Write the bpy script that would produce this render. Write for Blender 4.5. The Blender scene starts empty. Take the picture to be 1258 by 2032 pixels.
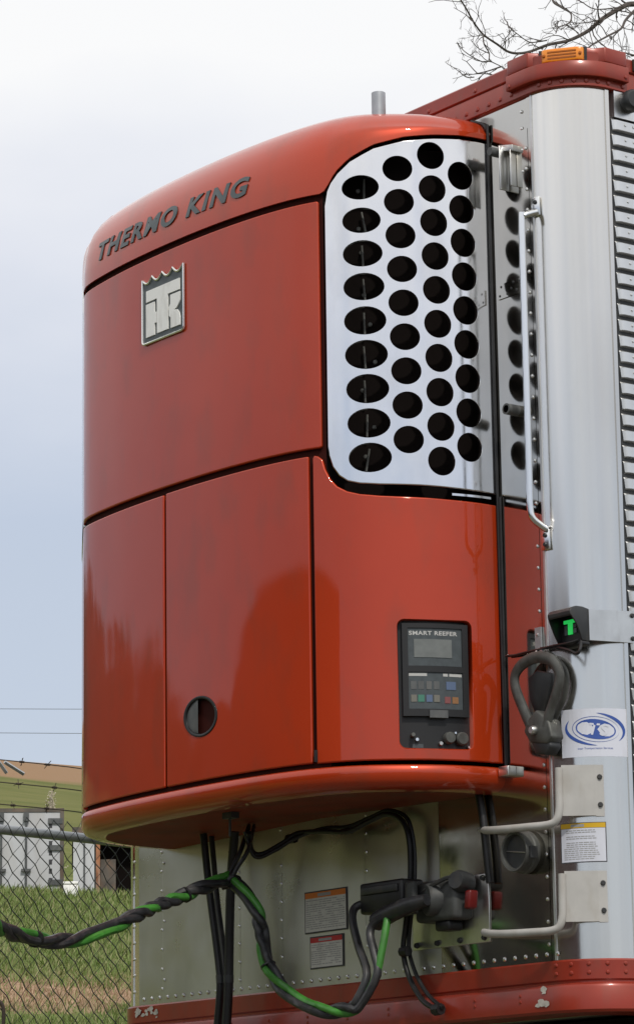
import bpy, bmesh, math, random
import numpy as np
from mathutils import Vector, Matrix
from mathutils.geometry import delaunay_2d_cdt

random.seed(7); np.random.seed(7)
S = bpy.context.scene
COL = S.collection
PI = math.pi

# ------------------------------------------------------------------ camera
F_PX, W_PX, H_PX = 6383.9, 1258, 2032
CAM = np.array([8.29796, -6.27238, 0.61735])
YAW, PITCH, ROLL = -0.9236025, 0.2166633, -0.0146015
fw = np.array([math.sin(YAW)*math.cos(PITCH), math.cos(YAW)*math.cos(PITCH), math.sin(PITCH)])
rt = np.cross(fw, [0, 0, 1.0]); rt /= np.linalg.norm(rt)
up = np.cross(rt, fw)
r2 = math.cos(ROLL)*rt + math.sin(ROLL)*up
u2 = -math.sin(ROLL)*rt + math.cos(ROLL)*up
cd = bpy.data.cameras.new('camera'); cam = bpy.data.objects.new('camera', cd); COL.objects.link(cam)
cd.sensor_fit = 'VERTICAL'; cd.sensor_height = 24.0; cd.lens = 24.0*F_PX/H_PX
cd.clip_start = 0.1; cd.clip_end = 5000
cam.matrix_world = Matrix(((r2[0], u2[0], -fw[0], CAM[0]), (r2[1], u2[1], -fw[1], CAM[1]),
                           (r2[2], u2[2], -fw[2], CAM[2]), (0, 0, 0, 1)))
S.camera = cam

# ------------------------------------------------------------------ light
SUN = Vector((0.66, -0.24, 0.78)).normalized()
sun_el = math.asin(SUN.z); sun_az = math.atan2(SUN.x, SUN.y)
w = bpy.data.worlds.new('World'); S.world = w; w.use_nodes = True
nt = w.node_tree; nt.nodes.clear()
def N(t, **k):
    n = nt.nodes.new(t)
    for a, b in k.items(): setattr(n, a, b)
    return n
sky = N('ShaderNodeTexSky', sky_type='NISHITA'); sky.sun_disc = False
sky.sun_elevation = sun_el; sky.sun_rotation = sun_az
bgs = N('ShaderNodeBackground'); bgs.inputs['Strength'].default_value = 0.085
nt.links.new(sky.outputs[0], bgs.inputs['Color'])
tc = N('ShaderNodeTexCoord'); sep = N('ShaderNodeSeparateXYZ')
nt.links.new(tc.outputs['Generated'], sep.inputs[0])
mp = N('ShaderNodeMapping'); mp.inputs['Scale'].default_value = (2.2, 2.2, 5.0)
nt.links.new(tc.outputs['Generated'], mp.inputs[0])
nz = N('ShaderNodeTexNoise'); nz.inputs['Scale'].default_value = 1.6; nz.inputs['Detail'].default_value = 5
nz.inputs['Roughness'].default_value = 0.5
nt.links.new(mp.outputs[0], nz.inputs['Vector'])
nadd = N('ShaderNodeMath', operation='MULTIPLY_ADD'); nadd.inputs[1].default_value = 0.20; nadd.inputs[2].default_value = -0.10
nt.links.new(nz.outputs[0], nadd.inputs[0])
el = N('ShaderNodeMath', operation='ADD'); nt.links.new(sep.outputs['Z'], el.inputs[0]); nt.links.new(nadd.outputs[0], el.inputs[1])
cover = N('ShaderNodeMapRange'); cover.interpolation_type = 'SMOOTHSTEP'
cover.inputs['From Min'].default_value = 0.13; cover.inputs['From Max'].default_value = 0.335
cover.inputs['To Min'].default_value = 0.78; cover.inputs['To Max'].default_value = 1.0
nt.links.new(el.outputs[0], cover.inputs['Value'])
ccol = N('ShaderNodeValToRGB')
ccol.color_ramp.elements[0].position = 0.12; ccol.color_ramp.elements[0].color = (0.65, 0.71, 0.82, 1)
ccol.color_ramp.elements[1].position = 0.36; ccol.color_ramp.elements[1].color = (0.985, 0.99, 1.0, 1)
e_ = ccol.color_ramp.elements.new(0.20); e_.color = (0.61, 0.68, 0.81, 1)
e_ = ccol.color_ramp.elements.new(0.285); e_.color = (0.80, 0.83, 0.91, 1)
nt.links.new(el.outputs[0], ccol.inputs[0])
bgc = N('ShaderNodeBackground'); bgc.inputs['Strength'].default_value = 0.97
nt.links.new(ccol.outputs[0], bgc.inputs['Color'])
mixs = N('ShaderNodeMixShader'); wo = N('ShaderNodeOutputWorld')
nt.links.new(cover.outputs[0], mixs.inputs[0]); nt.links.new(bgs.outputs[0], mixs.inputs[1]); nt.links.new(bgc.outputs[0], mixs.inputs[2])
nt.links.new(mixs.outputs[0], wo.inputs['Surface'])
sd = bpy.data.lights.new('sun', 'SUN'); sd.energy = 2.2; sd.angle = math.radians(3); sd.color = (1.0, 0.95, 0.87)
so = bpy.data.objects.new('sun', sd); COL.objects.link(so); so.location = (4, -6, 20)
so.rotation_euler = SUN.to_track_quat('Z', 'Y').to_euler()
S.view_settings.view_transform = 'Standard'; S.view_settings.look = 'None'
S.view_settings.exposure = 0.0; S.view_settings.gamma = 1.0; S.view_settings.use_curve_mapping = False

# ------------------------------------------------------------------ materials
def new_mat(name):
    m = bpy.data.materials.new(name); m.use_nodes = True
    return m, m.node_tree, m.node_tree.nodes['Principled BSDF']
def mat(name, col, rough=0.5, metal=0.0, coat=0.0, coat_rough=0.03, bump=0.0, bump_scale=80.0, bump_stretch=(1, 1, 1),
        var=0.0, var_scale=4.0, var_stretch=(1, 1, 1), rough_var=0.0, ior=1.45, dirt=None, dirt_amt=0.0, dirt_scale=6.0,
        trans=0.0, emit=None, emit_s=0.0, bump_dist=0.002, wave=0.0, spec=0.5):
    m, t, b = new_mat(name)
    b.inputs['Base Color'].default_value = (*col, 1); b.inputs['Roughness'].default_value = rough
    b.inputs['Metallic'].default_value = metal; b.inputs['IOR'].default_value = ior
    b.inputs['Coat Weight'].default_value = coat; b.inputs['Coat IOR'].default_value = 1.52; b.inputs['Coat Roughness'].default_value = coat_rough
    b.inputs['Transmission Weight'].default_value = trans
    b.inputs['Specular IOR Level'].default_value = spec
    if emit: b.inputs['Emission Color'].default_value = (*emit, 1); b.inputs['Emission Strength'].default_value = emit_s
    def nn(ty, **k):
        n = t.nodes.new(ty)
        for a, c in k.items(): setattr(n, a, c)
        return n
    co = nn('ShaderNodeTexCoord')
    def noise(scale, stretch, detail=4, seed=0.0):
        mpp = nn('ShaderNodeMapping'); mpp.inputs['Scale'].default_value = stretch; mpp.inputs['Location'].default_value = (seed, seed*.7, seed*.3)
        t.links.new(co.outputs['Object'], mpp.inputs[0])
        z = nn('ShaderNodeTexNoise'); z.inputs['Scale'].default_value = scale; z.inputs['Detail'].default_value = detail
        t.links.new(mpp.outputs[0], z.inputs['Vector']); return z
    src = None
    if var > 0:
        z = noise(var_scale, var_stretch)
        r = nn('ShaderNodeMapRange'); r.inputs['From Min'].default_value = .3; r.inputs['From Max'].default_value = .7
        r.inputs['To Min'].default_value = 1-var; r.inputs['To Max'].default_value = 1+var
        t.links.new(z.outputs[0], r.inputs[0])
        mx = nn('ShaderNodeMix', data_type='RGBA', blend_type='MULTIPLY'); mx.inputs['Factor'].default_value = 1
        mx.inputs['A'].default_value = (*col, 1); t.links.new(r.outputs[0], mx.inputs['B'])
        src = mx.outputs['Result']
    if dirt:
        z = noise(dirt_scale, (1, 1, .4), 8, 3.1)
        r = nn('ShaderNodeMapRange'); r.inputs['From Min'].default_value = .5; r.inputs['From Max'].default_value = .72
        r.inputs['To Max'].default_value = dirt_amt; t.links.new(z.outputs[0], r.inputs[0])
        mx = nn('ShaderNodeMix', data_type='RGBA'); mx.inputs['B'].default_value = (*dirt, 1)
        if src: t.links.new(src, mx.inputs['A'])
        else: mx.inputs['A'].default_value = (*col, 1)
        t.links.new(r.outputs[0], mx.inputs['Factor']); src = mx.outputs['Result']
    if src: t.links.new(src, b.inputs['Base Color'])
    if rough_var > 0:
        z = noise(var_scale*2.3, var_stretch, 5, 7.7)
        r = nn('ShaderNodeMapRange'); r.inputs['From Min'].default_value = .3; r.inputs['From Max'].default_value = .7
        r.inputs['To Min'].default_value = max(0.01, rough-rough_var); r.inputs['To Max'].default_value = rough+rough_var
        t.links.new(z.outputs[0], r.inputs[0]); t.links.new(r.outputs[0], b.inputs['Roughness'])
    if bump > 0:
        z = noise(bump_scale, bump_stretch, 3, 1.3)
        bp = nn('ShaderNodeBump'); bp.inputs['Strength'].default_value = bump; bp.inputs['Distance'].default_value = bump_dist
        t.links.new(z.outputs[0], bp.inputs['Height']); last = bp
        if wave > 0:
            z2 = noise(2.6, (1, 1, 1), 2, 9.1); b2 = nn('ShaderNodeBump'); b2.inputs['Strength'].default_value = 1.0; b2.inputs['Distance'].default_value = wave
            t.links.new(z2.outputs[0], b2.inputs['Height']); t.links.new(bp.outputs[0], b2.inputs['Normal']); last = b2
        t.links.new(last.outputs[0], b.inputs['Normal'])
        if coat > 0: t.links.new(last.outputs[0], b.inputs['Coat Normal'])
    return m

RED = (0.425, 0.0345, 0.003)
M = {}
M['paint'] = mat('copper_red_paint', RED, 0.42, 0.30, 0.85, 0.015, bump=0.10, bump_scale=260, bump_dist=0.0003, var=0.07, var_scale=1.5, dirt=(0.17, 0.045, 0.022), dirt_amt=0.28, dirt_scale=11, wave=0.0022, spec=0.25)
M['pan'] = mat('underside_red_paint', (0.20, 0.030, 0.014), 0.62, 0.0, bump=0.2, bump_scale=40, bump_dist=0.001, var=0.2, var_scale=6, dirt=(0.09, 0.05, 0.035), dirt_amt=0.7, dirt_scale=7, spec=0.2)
M['dull'] = mat('dull_wall_aluminium', (0.60, 0.59, 0.57), 0.33, 1.0, bump=0.25, bump_scale=2.2, bump_dist=0.004, var=0.08, var_scale=3, rough_var=0.07, dirt=(0.40, 0.39, 0.35), dirt_amt=0.75, dirt_scale=3.1)
M['paint2'] = mat('red_rail_paint', (0.27, 0.026, 0.010), 0.40, 0.15, 0.35, 0.16, bump=0.15, bump_scale=30, bump_dist=0.001, var=0.16, var_scale=7, var_stretch=(1, 1, .5), dirt=(0.15, 0.06, 0.04), dirt_amt=0.30, dirt_scale=20)
M['mirror'] = mat('polished_wall_aluminium', (0.57, 0.55, 0.505), 0.09, 1.0, bump=0.22, bump_scale=2.2, bump_dist=0.004, var=0.06, var_scale=3, rough_var=0.05, dirt=(0.42, 0.40, 0.35), dirt_amt=0.5, dirt_scale=2.3)
M['column'] = mat('brushed_column_aluminium', (0.75, 0.73, 0.69), 0.17, 1.0, bump=0.10, bump_scale=30, bump_stretch=(1, 1, .02), bump_dist=0.0006, var=0.11, var_scale=11, var_stretch=(1, 1, .015), rough_var=0.05, dirt=(0.56, 0.53, 0.48), dirt_amt=0.34, dirt_scale=3)  # vertical colour streaks: brushing, plus reflected bands put into the colour
M['grille'] = mat('polished_grille_metal', (0.80, 0.80, 0.81), 0.115, 1.0, bump=0.10, bump_scale=6, bump_dist=0.002, var=0.03, var_scale=6, rough_var=0.06, dirt=(0.52, 0.51, 0.50), dirt_amt=0.34, dirt_scale=8)
M['alu'] = mat('dull_aluminium', (0.66, 0.66, 0.645), 0.36, 1.0, bump=0.15, bump_scale=50, bump_dist=0.0006, var=0.10, var_scale=12, dirt=(0.35, 0.33, 0.30), dirt_amt=0.45, dirt_scale=18)
M['slat'] = mat('weathered_slat_aluminium', (0.76, 0.76, 0.75), 0.33, 1.0, var=0.10, var_scale=9, bump=0.1, bump_scale=40, bump_dist=0.0006, dirt=(0.5, 0.48, 0.45), dirt_amt=0.35, dirt_scale=25)
M['rivet'] = mat('rivet_metal', (0.74, 0.73, 0.70), 0.28, 1.0)
M['white'] = mat('dirty_white_paint', (0.43, 0.42, 0.40), 0.5, 0.0, bump=0.1, bump_scale=60, bump_dist=0.0008, var=0.08, var_scale=15, dirt=(0.34, 0.31, 0.27), dirt_amt=0.5, dirt_scale=26)
M['chrome'] = mat('bright_handle_steel', (0.78, 0.79, 0.80), 0.2, 1.0)
M['black'] = mat('black_rubber', (0.012, 0.012, 0.013), 0.42, 0.0, bump=0.2, bump_scale=90, bump_dist=0.0008, var=0.3, var_scale=20)
M['dark'] = mat('dark_inside', (0.006, 0.004, 0.0035), 0.85, spec=.1)  # near-black, the shade inside openings put into the colour
M['cable'] = mat('black_cable_sheath', (0.022, 0.023, 0.026), 0.42, 0.0, var=0.35, var_scale=25, bump=0.25, bump_scale=120, bump_dist=0.0006, dirt=(0.07, 0.065, 0.06), dirt_amt=0.5, dirt_scale=30)
M['green'] = mat('green_cable_sheath', (0.045, 0.19, 0.028), 0.40, 0.0, var=0.2, var_scale=25, dirt=(0.03, 0.08, 0.02), dirt_amt=0.5, dirt_scale=40)
M['grey_plastic'] = mat('grey_plastic', (0.085, 0.09, 0.092), 0.5, var=0.2, var_scale=20, dirt=(0.16, 0.15, 0.14), dirt_amt=0.4, dirt_scale=20)
M['sockgrey'] = mat('grimy_socket_plastic', (0.05, 0.053, 0.052), 0.55, var=0.3, var_scale=20, dirt=(0.10, 0.09, 0.075), dirt_amt=0.5, dirt_scale=22)
M['dgrey'] = mat('dark_grey_plastic', (0.028, 0.030, 0.032), 0.45, var=0.2, var_scale=20, dirt=(0.08, 0.07, 0.06), dirt_amt=0.4, dirt_scale=25)
M['cast'] = mat('cast_grey_metal', (0.105, 0.107, 0.10), 0.55, 0.55, bump=0.4, bump_scale=90, bump_dist=0.001, var=0.25, var_scale=20, dirt=(0.05, 0.045, 0.04), dirt_amt=0.6, dirt_scale=30)
M['letter'] = mat('grey_letter', (0.085, 0.10, 0.105), 0.35, 0.3)
M['eplate'] = mat('emblem_grey', (0.07, 0.085, 0.088), 0.4)
M['ewhite'] = mat('emblem_white', (0.84, 0.84, 0.81), 0.35, dirt=(0.5, 0.48, 0.44), dirt_amt=0.5, dirt_scale=30)
M['erim'] = mat('emblem_rim', (0.80, 0.80, 0.78), 0.25, 0.8)
M['redplastic'] = mat('red_plastic', (0.13, 0.008, 0.007), 0.4)
M['bezel'] = mat('black_bezel', (0.012, 0.012, 0.013), 0.42)
M['panelgrey'] = mat('panel_grey', (0.055, 0.066, 0.072), 0.4, var=0.15, var_scale=60)
M['lcd'] = mat('lcd_grey', (0.15, 0.16, 0.155), 0.25, var=0.1, var_scale=40)
M['print_w'] = mat('print_white', (0.45, 0.45, 0.44), 0.5)
for n, c in dict(bgreen=(0.05, 0.18, 0.13), bblue=(0.09, 0.13, 0.22), bbeige=(0.15, 0.145, 0.125), bred=(0.20, 0.065, 0.065), borange=(0.24, 0.12, 0.05)).items():
    M[n] = mat('button_'+n[1:], c, 0.45)
M['amber'] = mat('amber_lens', (0.86, 0.27, 0.008), 0.18, coat=0.6, bump=0.35, bump_scale=70, bump_stretch=(1, 1, .15), bump_dist=0.002)
M['glow'] = mat('green_lamp', (0.02, 0.3, 0.06), 0.4, emit=(0.03, 0.75, 0.13), emit_s=0.55)
M['sticker'] = mat('sticker_white', (0.62, 0.64, 0.72), 0.5, dirt=(0.45, 0.45, 0.46), dirt_amt=0.4, dirt_scale=15)
M['blueink'] = mat('blue_ink', (0.035, 0.085, 0.33), 0.5)
M['ink'] = mat('dark_ink', (0.05, 0.05, 0.055), 0.6)
M['inkgrey'] = mat('grey_ink', (0.30, 0.30, 0.30), 0.6)
M['lab_w'] = mat('label_white', (0.56, 0.56, 0.53), 0.5, dirt=(0.35, 0.33, 0.3), dirt_amt=0.5, dirt_scale=30)
M['lab_o'] = mat('label_orange', (0.62, 0.17, 0.015), 0.5)
M['lab_y'] = mat('label_yellow', (0.60, 0.36, 0.01), 0.5)
M['lab_r'] = mat('label_red', (0.45, 0.02, 0.02), 0.5)
M['galv'] = mat('galvanised_steel', (0.40, 0.42, 0.44), 0.42, 0.6, var=0.15, var_scale=20)
M['wire'] = mat('dark_wire', (0.075, 0.082, 0.082), 0.6, 0.2)
M['rustwire'] = mat('rusty_wire', (0.055, 0.042, 0.034), 0.8)
M['cont'] = mat('container_white', (0.50, 0.51, 0.53), 0.6, var=0.06, var_scale=1.5, dirt=(0.36, 0.33, 0.29), dirt_amt=0.4, dirt_scale=2.5)
M['contframe'] = mat('container_frame', (0.11, 0.095, 0.08), 0.7, var=0.3, var_scale=4, dirt=(0.20, 0.10, 0.05), dirt_amt=0.6, dirt_scale=6)
M['rust'] = mat('rust_edge', (0.30, 0.13, 0.065), 0.8, var=0.4, var_scale=5, dirt=(0.45, 0.38, 0.32), dirt_amt=0.7, dirt_scale=7)
M['bark'] = mat('bark', (0.075, 0.062, 0.055), 0.85, var=0.3, var_scale=30)
M['pale'] = mat('pale_dry_stems', (0.50, 0.44, 0.36), 0.8, var=0.25, var_scale=8)
M['scrape'] = mat('bare_scraped_primer', (0.50, 0.47, 0.42), 0.6, var=0.2, var_scale=50)
M['roofdark'] = mat('dark_roof_edge', (0.035, 0.028, 0.022), 0.7, var=0.4, var_scale=12, dirt=(0.14, 0.08, 0.04), dirt_amt=0.7, dirt_scale=15)

# ------------------------------------------------------------------ mesh helpers
def link(name, me, m, parent=None):
    o = bpy.data.objects.new(name, me); COL.objects.link(o)
    if m is not None and len(me.materials) == 0: me.materials.append(m)
    if parent: o.parent = parent; o.matrix_parent_inverse = Matrix.Translation(parent_loc(parent)).inverted()
    return o
def parent_loc(p):
    return Vector((0, 0, 0)) if p.parent else p.location.copy()     # parts sit at identity below their thing
def mesh(name, V, F, m, parent=None, smooth=False, normals=None):
    me = bpy.data.meshes.new(name); me.from_pydata([tuple(map(float, v)) for v in V], [], F); me.update()
    if smooth:
        me.polygons.foreach_set('use_smooth', [True]*len(me.polygons))
    if normals is not None:
        me.polygons.foreach_set('use_smooth', [True]*len(me.polygons))
        me.normals_split_custom_set_from_vertices([tuple(n) for n in normals])
    return link(name, me, m, parent)
def sharp(o, ang=40):
    me = o.data
    me.polygons.foreach_set('use_smooth', [True]*len(me.polygons))
    me.set_sharp_from_angle(angle=math.radians(ang)); return o
def thing(name, label, cat, loc=(0, 0, 0), group=None):
    o = bpy.data.objects.new(name, None); COL.objects.link(o); o.location = loc; o.empty_display_size = .1
    tag(o, label, cat, group); return o
def tag(o, label, cat, group=None):
    o['label'] = label; o['category'] = cat
    if group: o['group'] = group
    return o
class MB:
    def __init__(s): s.V = []; s.F = []
    def add(s, V, F):
        n = len(s.V); s.V += [tuple(v) for v in V]; s.F += [tuple(i+n for i in f) for f in F]; return s
    def box(s, a, b):
        (x0, y0, z0), (x1, y1, z1) = a, b
        return s.add([(x0, y0, z0), (x1, y0, z0), (x1, y1, z0), (x0, y1, z0), (x0, y0, z1), (x1, y0, z1), (x1, y1, z1), (x0, y1, z1)],
                     [(3, 2, 1, 0), (4, 5, 6, 7), (0, 1, 5, 4), (1, 2, 6, 5), (2, 3, 7, 6), (3, 0, 4, 7)])
    def obox(s, c, ax, ay, az):   # oriented box, half-axis vectors
        c, ax, ay, az = map(Vector, (c, ax, ay, az))
        if ax.cross(ay).dot(az) < 0: ay = -ay
        V = [c+sx*ax+sy*ay+sz*az for sz in (-1, 1) for sx, sy in ((-1, -1), (1, -1), (1, 1), (-1, 1))]
        return s.add(V, [(3, 2, 1, 0), (4, 5, 6, 7), (0, 1, 5, 4), (1, 2, 6, 5), (2, 3, 7, 6), (3, 0, 4, 7)])
    def tube(s, P, r, n=8, cap=True, flat=None):
        P = [Vector(p) for p in P]; R = r if isinstance(r, (list, tuple)) else [r]*len(P)
        V = []; prev = None
        for i, p in enumerate(P):
            t = (P[min(i+1, len(P)-1)]-P[max(i-1, 0)]).normalized()
            if prev is None:
                a = Vector((0, 0, 1)) if abs(t.z) < .9 else Vector((1, 0, 0))
                u = t.cross(a).normalized()
            else:
                u = (prev - t*prev.dot(t)).normalized()
            prev = u; v = t.cross(u)
            for k in range(n):
                th = 2*PI*k/n; V.append(p + (u*math.cos(th)*(flat or 1) + v*math.sin(th))*R[i])
        F = [(i*n+k, i*n+(k+1) % n, (i+1)*n+(k+1) % n, (i+1)*n+k) for i in range(len(P)-1) for k in range(n)]
        if cap: F += [tuple(range(n))[::-1], tuple((len(P)-1)*n+k for k in range(n))]
        return s.add(V, F)
    def lathe(s, prof, c, axis, n=20):   # prof: (r, h) along axis
        c = Vector(c); a = Vector(axis).normalized(); b = Vector((0, 0, 1)) if abs(a.z) < .9 else Vector((1, 0, 0))
        u = a.cross(b).normalized(); v = a.cross(u)
        V = [c+a*h+(u*math.cos(2*PI*k/n)+v*math.sin(2*PI*k/n))*max(r, 1e-5) for r, h in prof for k in range(n)]
        F = [(i*n+k, i*n+(k+1) % n, (i+1)*n+(k+1) % n, (i+1)*n+k) for i in range(len(prof)-1) for k in range(n)]
        return s.add(V, F)
    def dome(s, c, axis, r, n=7, h=.6):
        c = Vector(c); a = Vector(axis).normalized(); b = Vector((0, 0, 1)) if abs(a.z) < .9 else Vector((1, 0, 0))
        u = a.cross(b).normalized(); v = a.cross(u); V = []
        for rr, hh in ((1, 0), (.72, .7*h), ):
            V += [c+a*r*hh+(u*math.cos(2*PI*k/n)+v*math.sin(2*PI*k/n))*r*rr for k in range(n)]
        V.append(c+a*r*h)
        F = [(k, (k+1) % n, n+(k+1) % n, n+k) for k in range(n)]+[(n+k, n+(k+1) % n, 2*n) for k in range(n)]
        return s.add(V, F)
    def prism(s, poly, d):          # poly: 3-D points, d: offset vector
        d = Vector(d); P = [Vector(p) for p in poly]; n = len(P)
        nrm = sum(((P[i]-P[0]).cross(P[(i+1) % n]-P[0]) for i in range(n)), Vector())
        if nrm.dot(d) > 0: P = P[::-1]
        return s.add(P+[p+d for p in P], [tuple(range(n)), tuple(range(n, 2*n))[::-1]]+[((i+1) % n, i, n+i, n+(i+1) % n) for i in range(n)])
    def build(s, name, m, parent=None, ang=40):
        return sharp(mesh(name, s.V, s.F, m, parent), ang)
    def each(s, name, m, parent=None, ang=40, bv=0):     # every loose piece becomes an object of its own
        pa = list(range(len(s.V)))
        def find(i):
            while pa[i] != i: pa[i] = pa[pa[i]]; i = pa[i]
            return i
        for f in s.F:
            for i in f[1:]: pa[find(i)] = find(f[0])
        g = {}
        for f in s.F: g.setdefault(find(f[0]), []).append(f)
        out = []
        for fs in g.values():
            ids = sorted({i for f in fs for i in f}); ix = {i: k for k, i in enumerate(ids)}
            o = sharp(mesh(name, [s.V[i] for i in ids], [tuple(ix[i] for i in f) for f in fs], m, parent), ang)
            if bv: bevel(o, bv)
            out.append(o)
        return out
def bevel(o, wd, seg=2, ang=40):
    bm = bmesh.new(); bm.from_mesh(o.data); bmesh.ops.recalc_face_normals(bm, faces=bm.faces)
    es = [e for e in bm.edges if len(e.link_faces) == 2 and e.calc_face_angle() > math.radians(ang)]
    bmesh.ops.bevel(bm, geom=es, offset=wd, segments=seg, affect='EDGES', profile=.5, clamp_overlap=True)
    bm.to_mesh(o.data); bm.free(); sharp(o, 50); return o
def spline(P, n=8, closed=False):
    P = [np.array(p, float) for p in P]; out = []
    Q = ([P[-1]]+P+P[:2]) if closed else ([2*P[0]-P[1]]+P+[2*P[-1]-P[-2]])
    for i in range(1, len(Q)-2):
        a, b, c, d = Q[i-1:i+3]
        for t in np.arange(n)/n:
            out.append(.5*((2*b)+(c-a)*t+(2*a-5*b+4*c-d)*t*t+(3*b-a-3*c+d)*t**3))
    if not closed: out.append(P[-1])
    return np.array(out)
def inpoly(x, y, P):
    c = False; n = len(P); j = n-1
    for i in range(n):
        xi, yi = P[i]; xj, yj = P[j]
        if (yi > y) != (yj > y) and x < (xj-xi)*(y-yi)/(yj-yi)+xi: c = not c
        j = i
    return c
def offset_poly(P, d):              # positive d = inwards for CCW
    n = len(P); out = []
    for i in range(n):
        a, b, c = np.array(P[i-1]), np.array(P[i]), np.array(P[(i+1) % n])
        e1 = (b-a)/np.linalg.norm(b-a); e2 = (c-b)/np.linalg.norm(c-b)
        n1 = np.array([-e1[1], e1[0]]); n2 = np.array([-e2[1], e2[0]])
        m = n1+n2; m = m/np.dot(m, m)*2 if np.dot(m, m) > 1e-6 else n1
        out.append(b+m*d)
    return out
def rrect(x0, y0, x1, y1, r, n=6):
    P = []
    for cx, cy, a0 in ((x1-r, y1-r, 0), (x0+r, y1-r, 90), (x0+r, y0+r, 180), (x1-r, y0+r, 270)):
        for k in range(n+1):
            a = math.radians(a0+90*k/n); P.append((cx+r*math.cos(a), cy+r*math.sin(a)))
    return P
def ellipse(cx, cy, a, b, n=28): return [(cx+a*math.cos(2*PI*k/n), cy+b*math.sin(2*PI*k/n)) for k in range(n)]
def densify(P, d):
    out = []; n = len(P)
    for i in range(n):
        a, b = np.array(P[i], float), np.array(P[(i+1) % n], float); k = max(1, int(np.linalg.norm(b-a)/d))
        out += [tuple(a+(b-a)*j/k) for j in range(k)]
    return out
def pt(u, v, ax, val):              # a point on the sight line of picture point (u, v) where a world coordinate is known
    d = fw + r2*((u-629)/F_PX) - u2*((v-1016)/F_PX)
    return CAM + d*(val-CAM[ax])/d[ax]
def ptd(u, v, dep):
    return CAM + (fw + r2*((u-629)/F_PX) - u2*((v-1016)/F_PX))*dep

# ------------------------------------------------------------------ ground
XS = [-60, 0, 4, 8, 11.5, 13.2, 16, 20, 24, 30, 40, 54, 60, 66, 75, 90, 120, 150, 200, 300, 400, 520, 900, 2500]
ZS = [-1.0, -.9, -.55, -.1, .05, .42, .95, 1.62, 2.18, 2.86, 4.2, 6.08, 5.75, 5.65, 6.9, 9.5, 14.4, 19.0, 26.0, 41.4, 57.9, 64, 60, 40]
def hgt(x, y):
    r = (CAM[0]-x)/.855
    z = np.interp(r, XS, ZS)
    a = np.clip((r-12)/20, 0, 1)
    return z + a*(.05*np.sin(x*.9+y*.7)+.06*np.sin(y*.45+1.3)*np.sin(x*.33)) + np.clip((r-60)/200, 0, 1)*1.2*np.sin(y*.02+.4)
gx = np.concatenate([np.linspace(-2300, -420, 14), np.linspace(-400, -80, 40), np.linspace(-76, -12, 90), np.linspace(-11.6, 14, 60), np.linspace(16, 60, 10), np.linspace(90, 2500, 10)])
gy = np.concatenate([np.linspace(-2500, -120, 16), np.linspace(-110, -16, 24), np.linspace(-15, 50, 120), np.linspace(52, 160, 40), np.linspace(170, 2500, 20)])
GX, GY = np.meshgrid(gx, gy, indexing='ij'); GZ = hgt(GX, GY)
V = np.stack([GX.ravel(), GY.ravel(), GZ.ravel()], 1); ny = len(gy)
Fg = [(i*ny+j, (i+1)*ny+j, (i+1)*ny+j+1, i*ny+j+1) for i in range(len(gx)-1) for j in range(ny-1)]
mg, t, b = new_mat('field_grass')
b.inputs['Roughness'].default_value = .95; b.inputs['Specular IOR Level'].default_value = .1
co = t.nodes.new('ShaderNodeTexCoord'); sp = t.nodes.new('ShaderNodeSeparateXYZ'); t.links.new(co.outputs['Object'], sp.inputs[0])
def tn(ty, **k):
    n = t.nodes.new(ty)
    for a, c in k.items(): setattr(n, a, c)
    return n
def tnoise(sc, det=5):
    z = tn('ShaderNodeTexNoise'); z.inputs['Scale'].default_value = sc; z.inputs['Detail'].default_value = det
    t.links.new(co.outputs['Object'], z.inputs['Vector']); return z
n1 = tnoise(1.3, 8); n2 = tnoise(.12, 4); n3 = tnoise(9, 4)
rmp = tn('ShaderNodeValToRGB'); t.links.new(n1.outputs[0], rmp.inputs[0])
rmp.color_ramp.elements[0].position = .32; rmp.color_ramp.elements[0].color = (.070, .095, .022, 1)
rmp.color_ramp.elements[1].position = .68; rmp.color_ramp.elements[1].color = (.185, .190, .075, 1)
e_ = rmp.color_ramp.elements.new(.5); e_.color = (.120, .150, .040, 1)
# dry bank strip and brown hill crest by position across the slope
def band(lo, hi, soft):
    xn = tn('ShaderNodeMath', operation='MULTIPLY_ADD'); xn.inputs[1].default_value = soft*1.6
    t.links.new(n1.outputs[0], xn.inputs[0]); t.links.new(sp.outputs['X'], xn.inputs[2])
    a = tn('ShaderNodeMapRange'); a.interpolation_type = 'SMOOTHSTEP'
    a.inputs['From Min'].default_value = lo-soft; a.inputs['From Max'].default_value = lo+soft
    c = tn('ShaderNodeMapRange'); c.interpolation_type = 'SMOOTHSTEP'
    c.inputs['From Min'].default_value = hi-soft; c.inputs['From Max'].default_value = hi+soft
    c.inputs['To Min'].default_value = 1; c.inputs['To Max'].default_value = 0
    t.links.new(xn.outputs[0], a.inputs[0]); t.links.new(xn.outputs[0], c.inputs[0])
    m_ = tn('ShaderNodeMath', operation='MULTIPLY'); t.links.new(a.outputs[0], m_.inputs[0]); t.links.new(c.outputs[0], m_.inputs[1])
    return m_
dry = band(-17.4, -12.2, 1.1)
soil = tn('ShaderNodeValToRGB'); t.links.new(n3.outputs[0], soil.inputs[0])
soil.color_ramp.elements[0].position = .3; soil.color_ramp.elements[0].color = (.20, .115, .065, 1)
soil.color_ramp.elements[1].position = .7; soil.color_ramp.elements[1].color = (.40, .28, .19, 1)
m1 = tn('ShaderNodeMix', data_type='RGBA'); t.links.new(dry.outputs[0], m1.inputs['Factor']); t.links.new(rmp.outputs[0], m1.inputs['A']); t.links.new(soil.outputs[0], m1.inputs['B'])
far = tn('ShaderNodeMapRange'); far.inputs['From Min'].default_value = -60; far.inputs['From Max'].default_value = -110
t.links.new(sp.outputs['X'], far.inputs[0])
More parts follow.
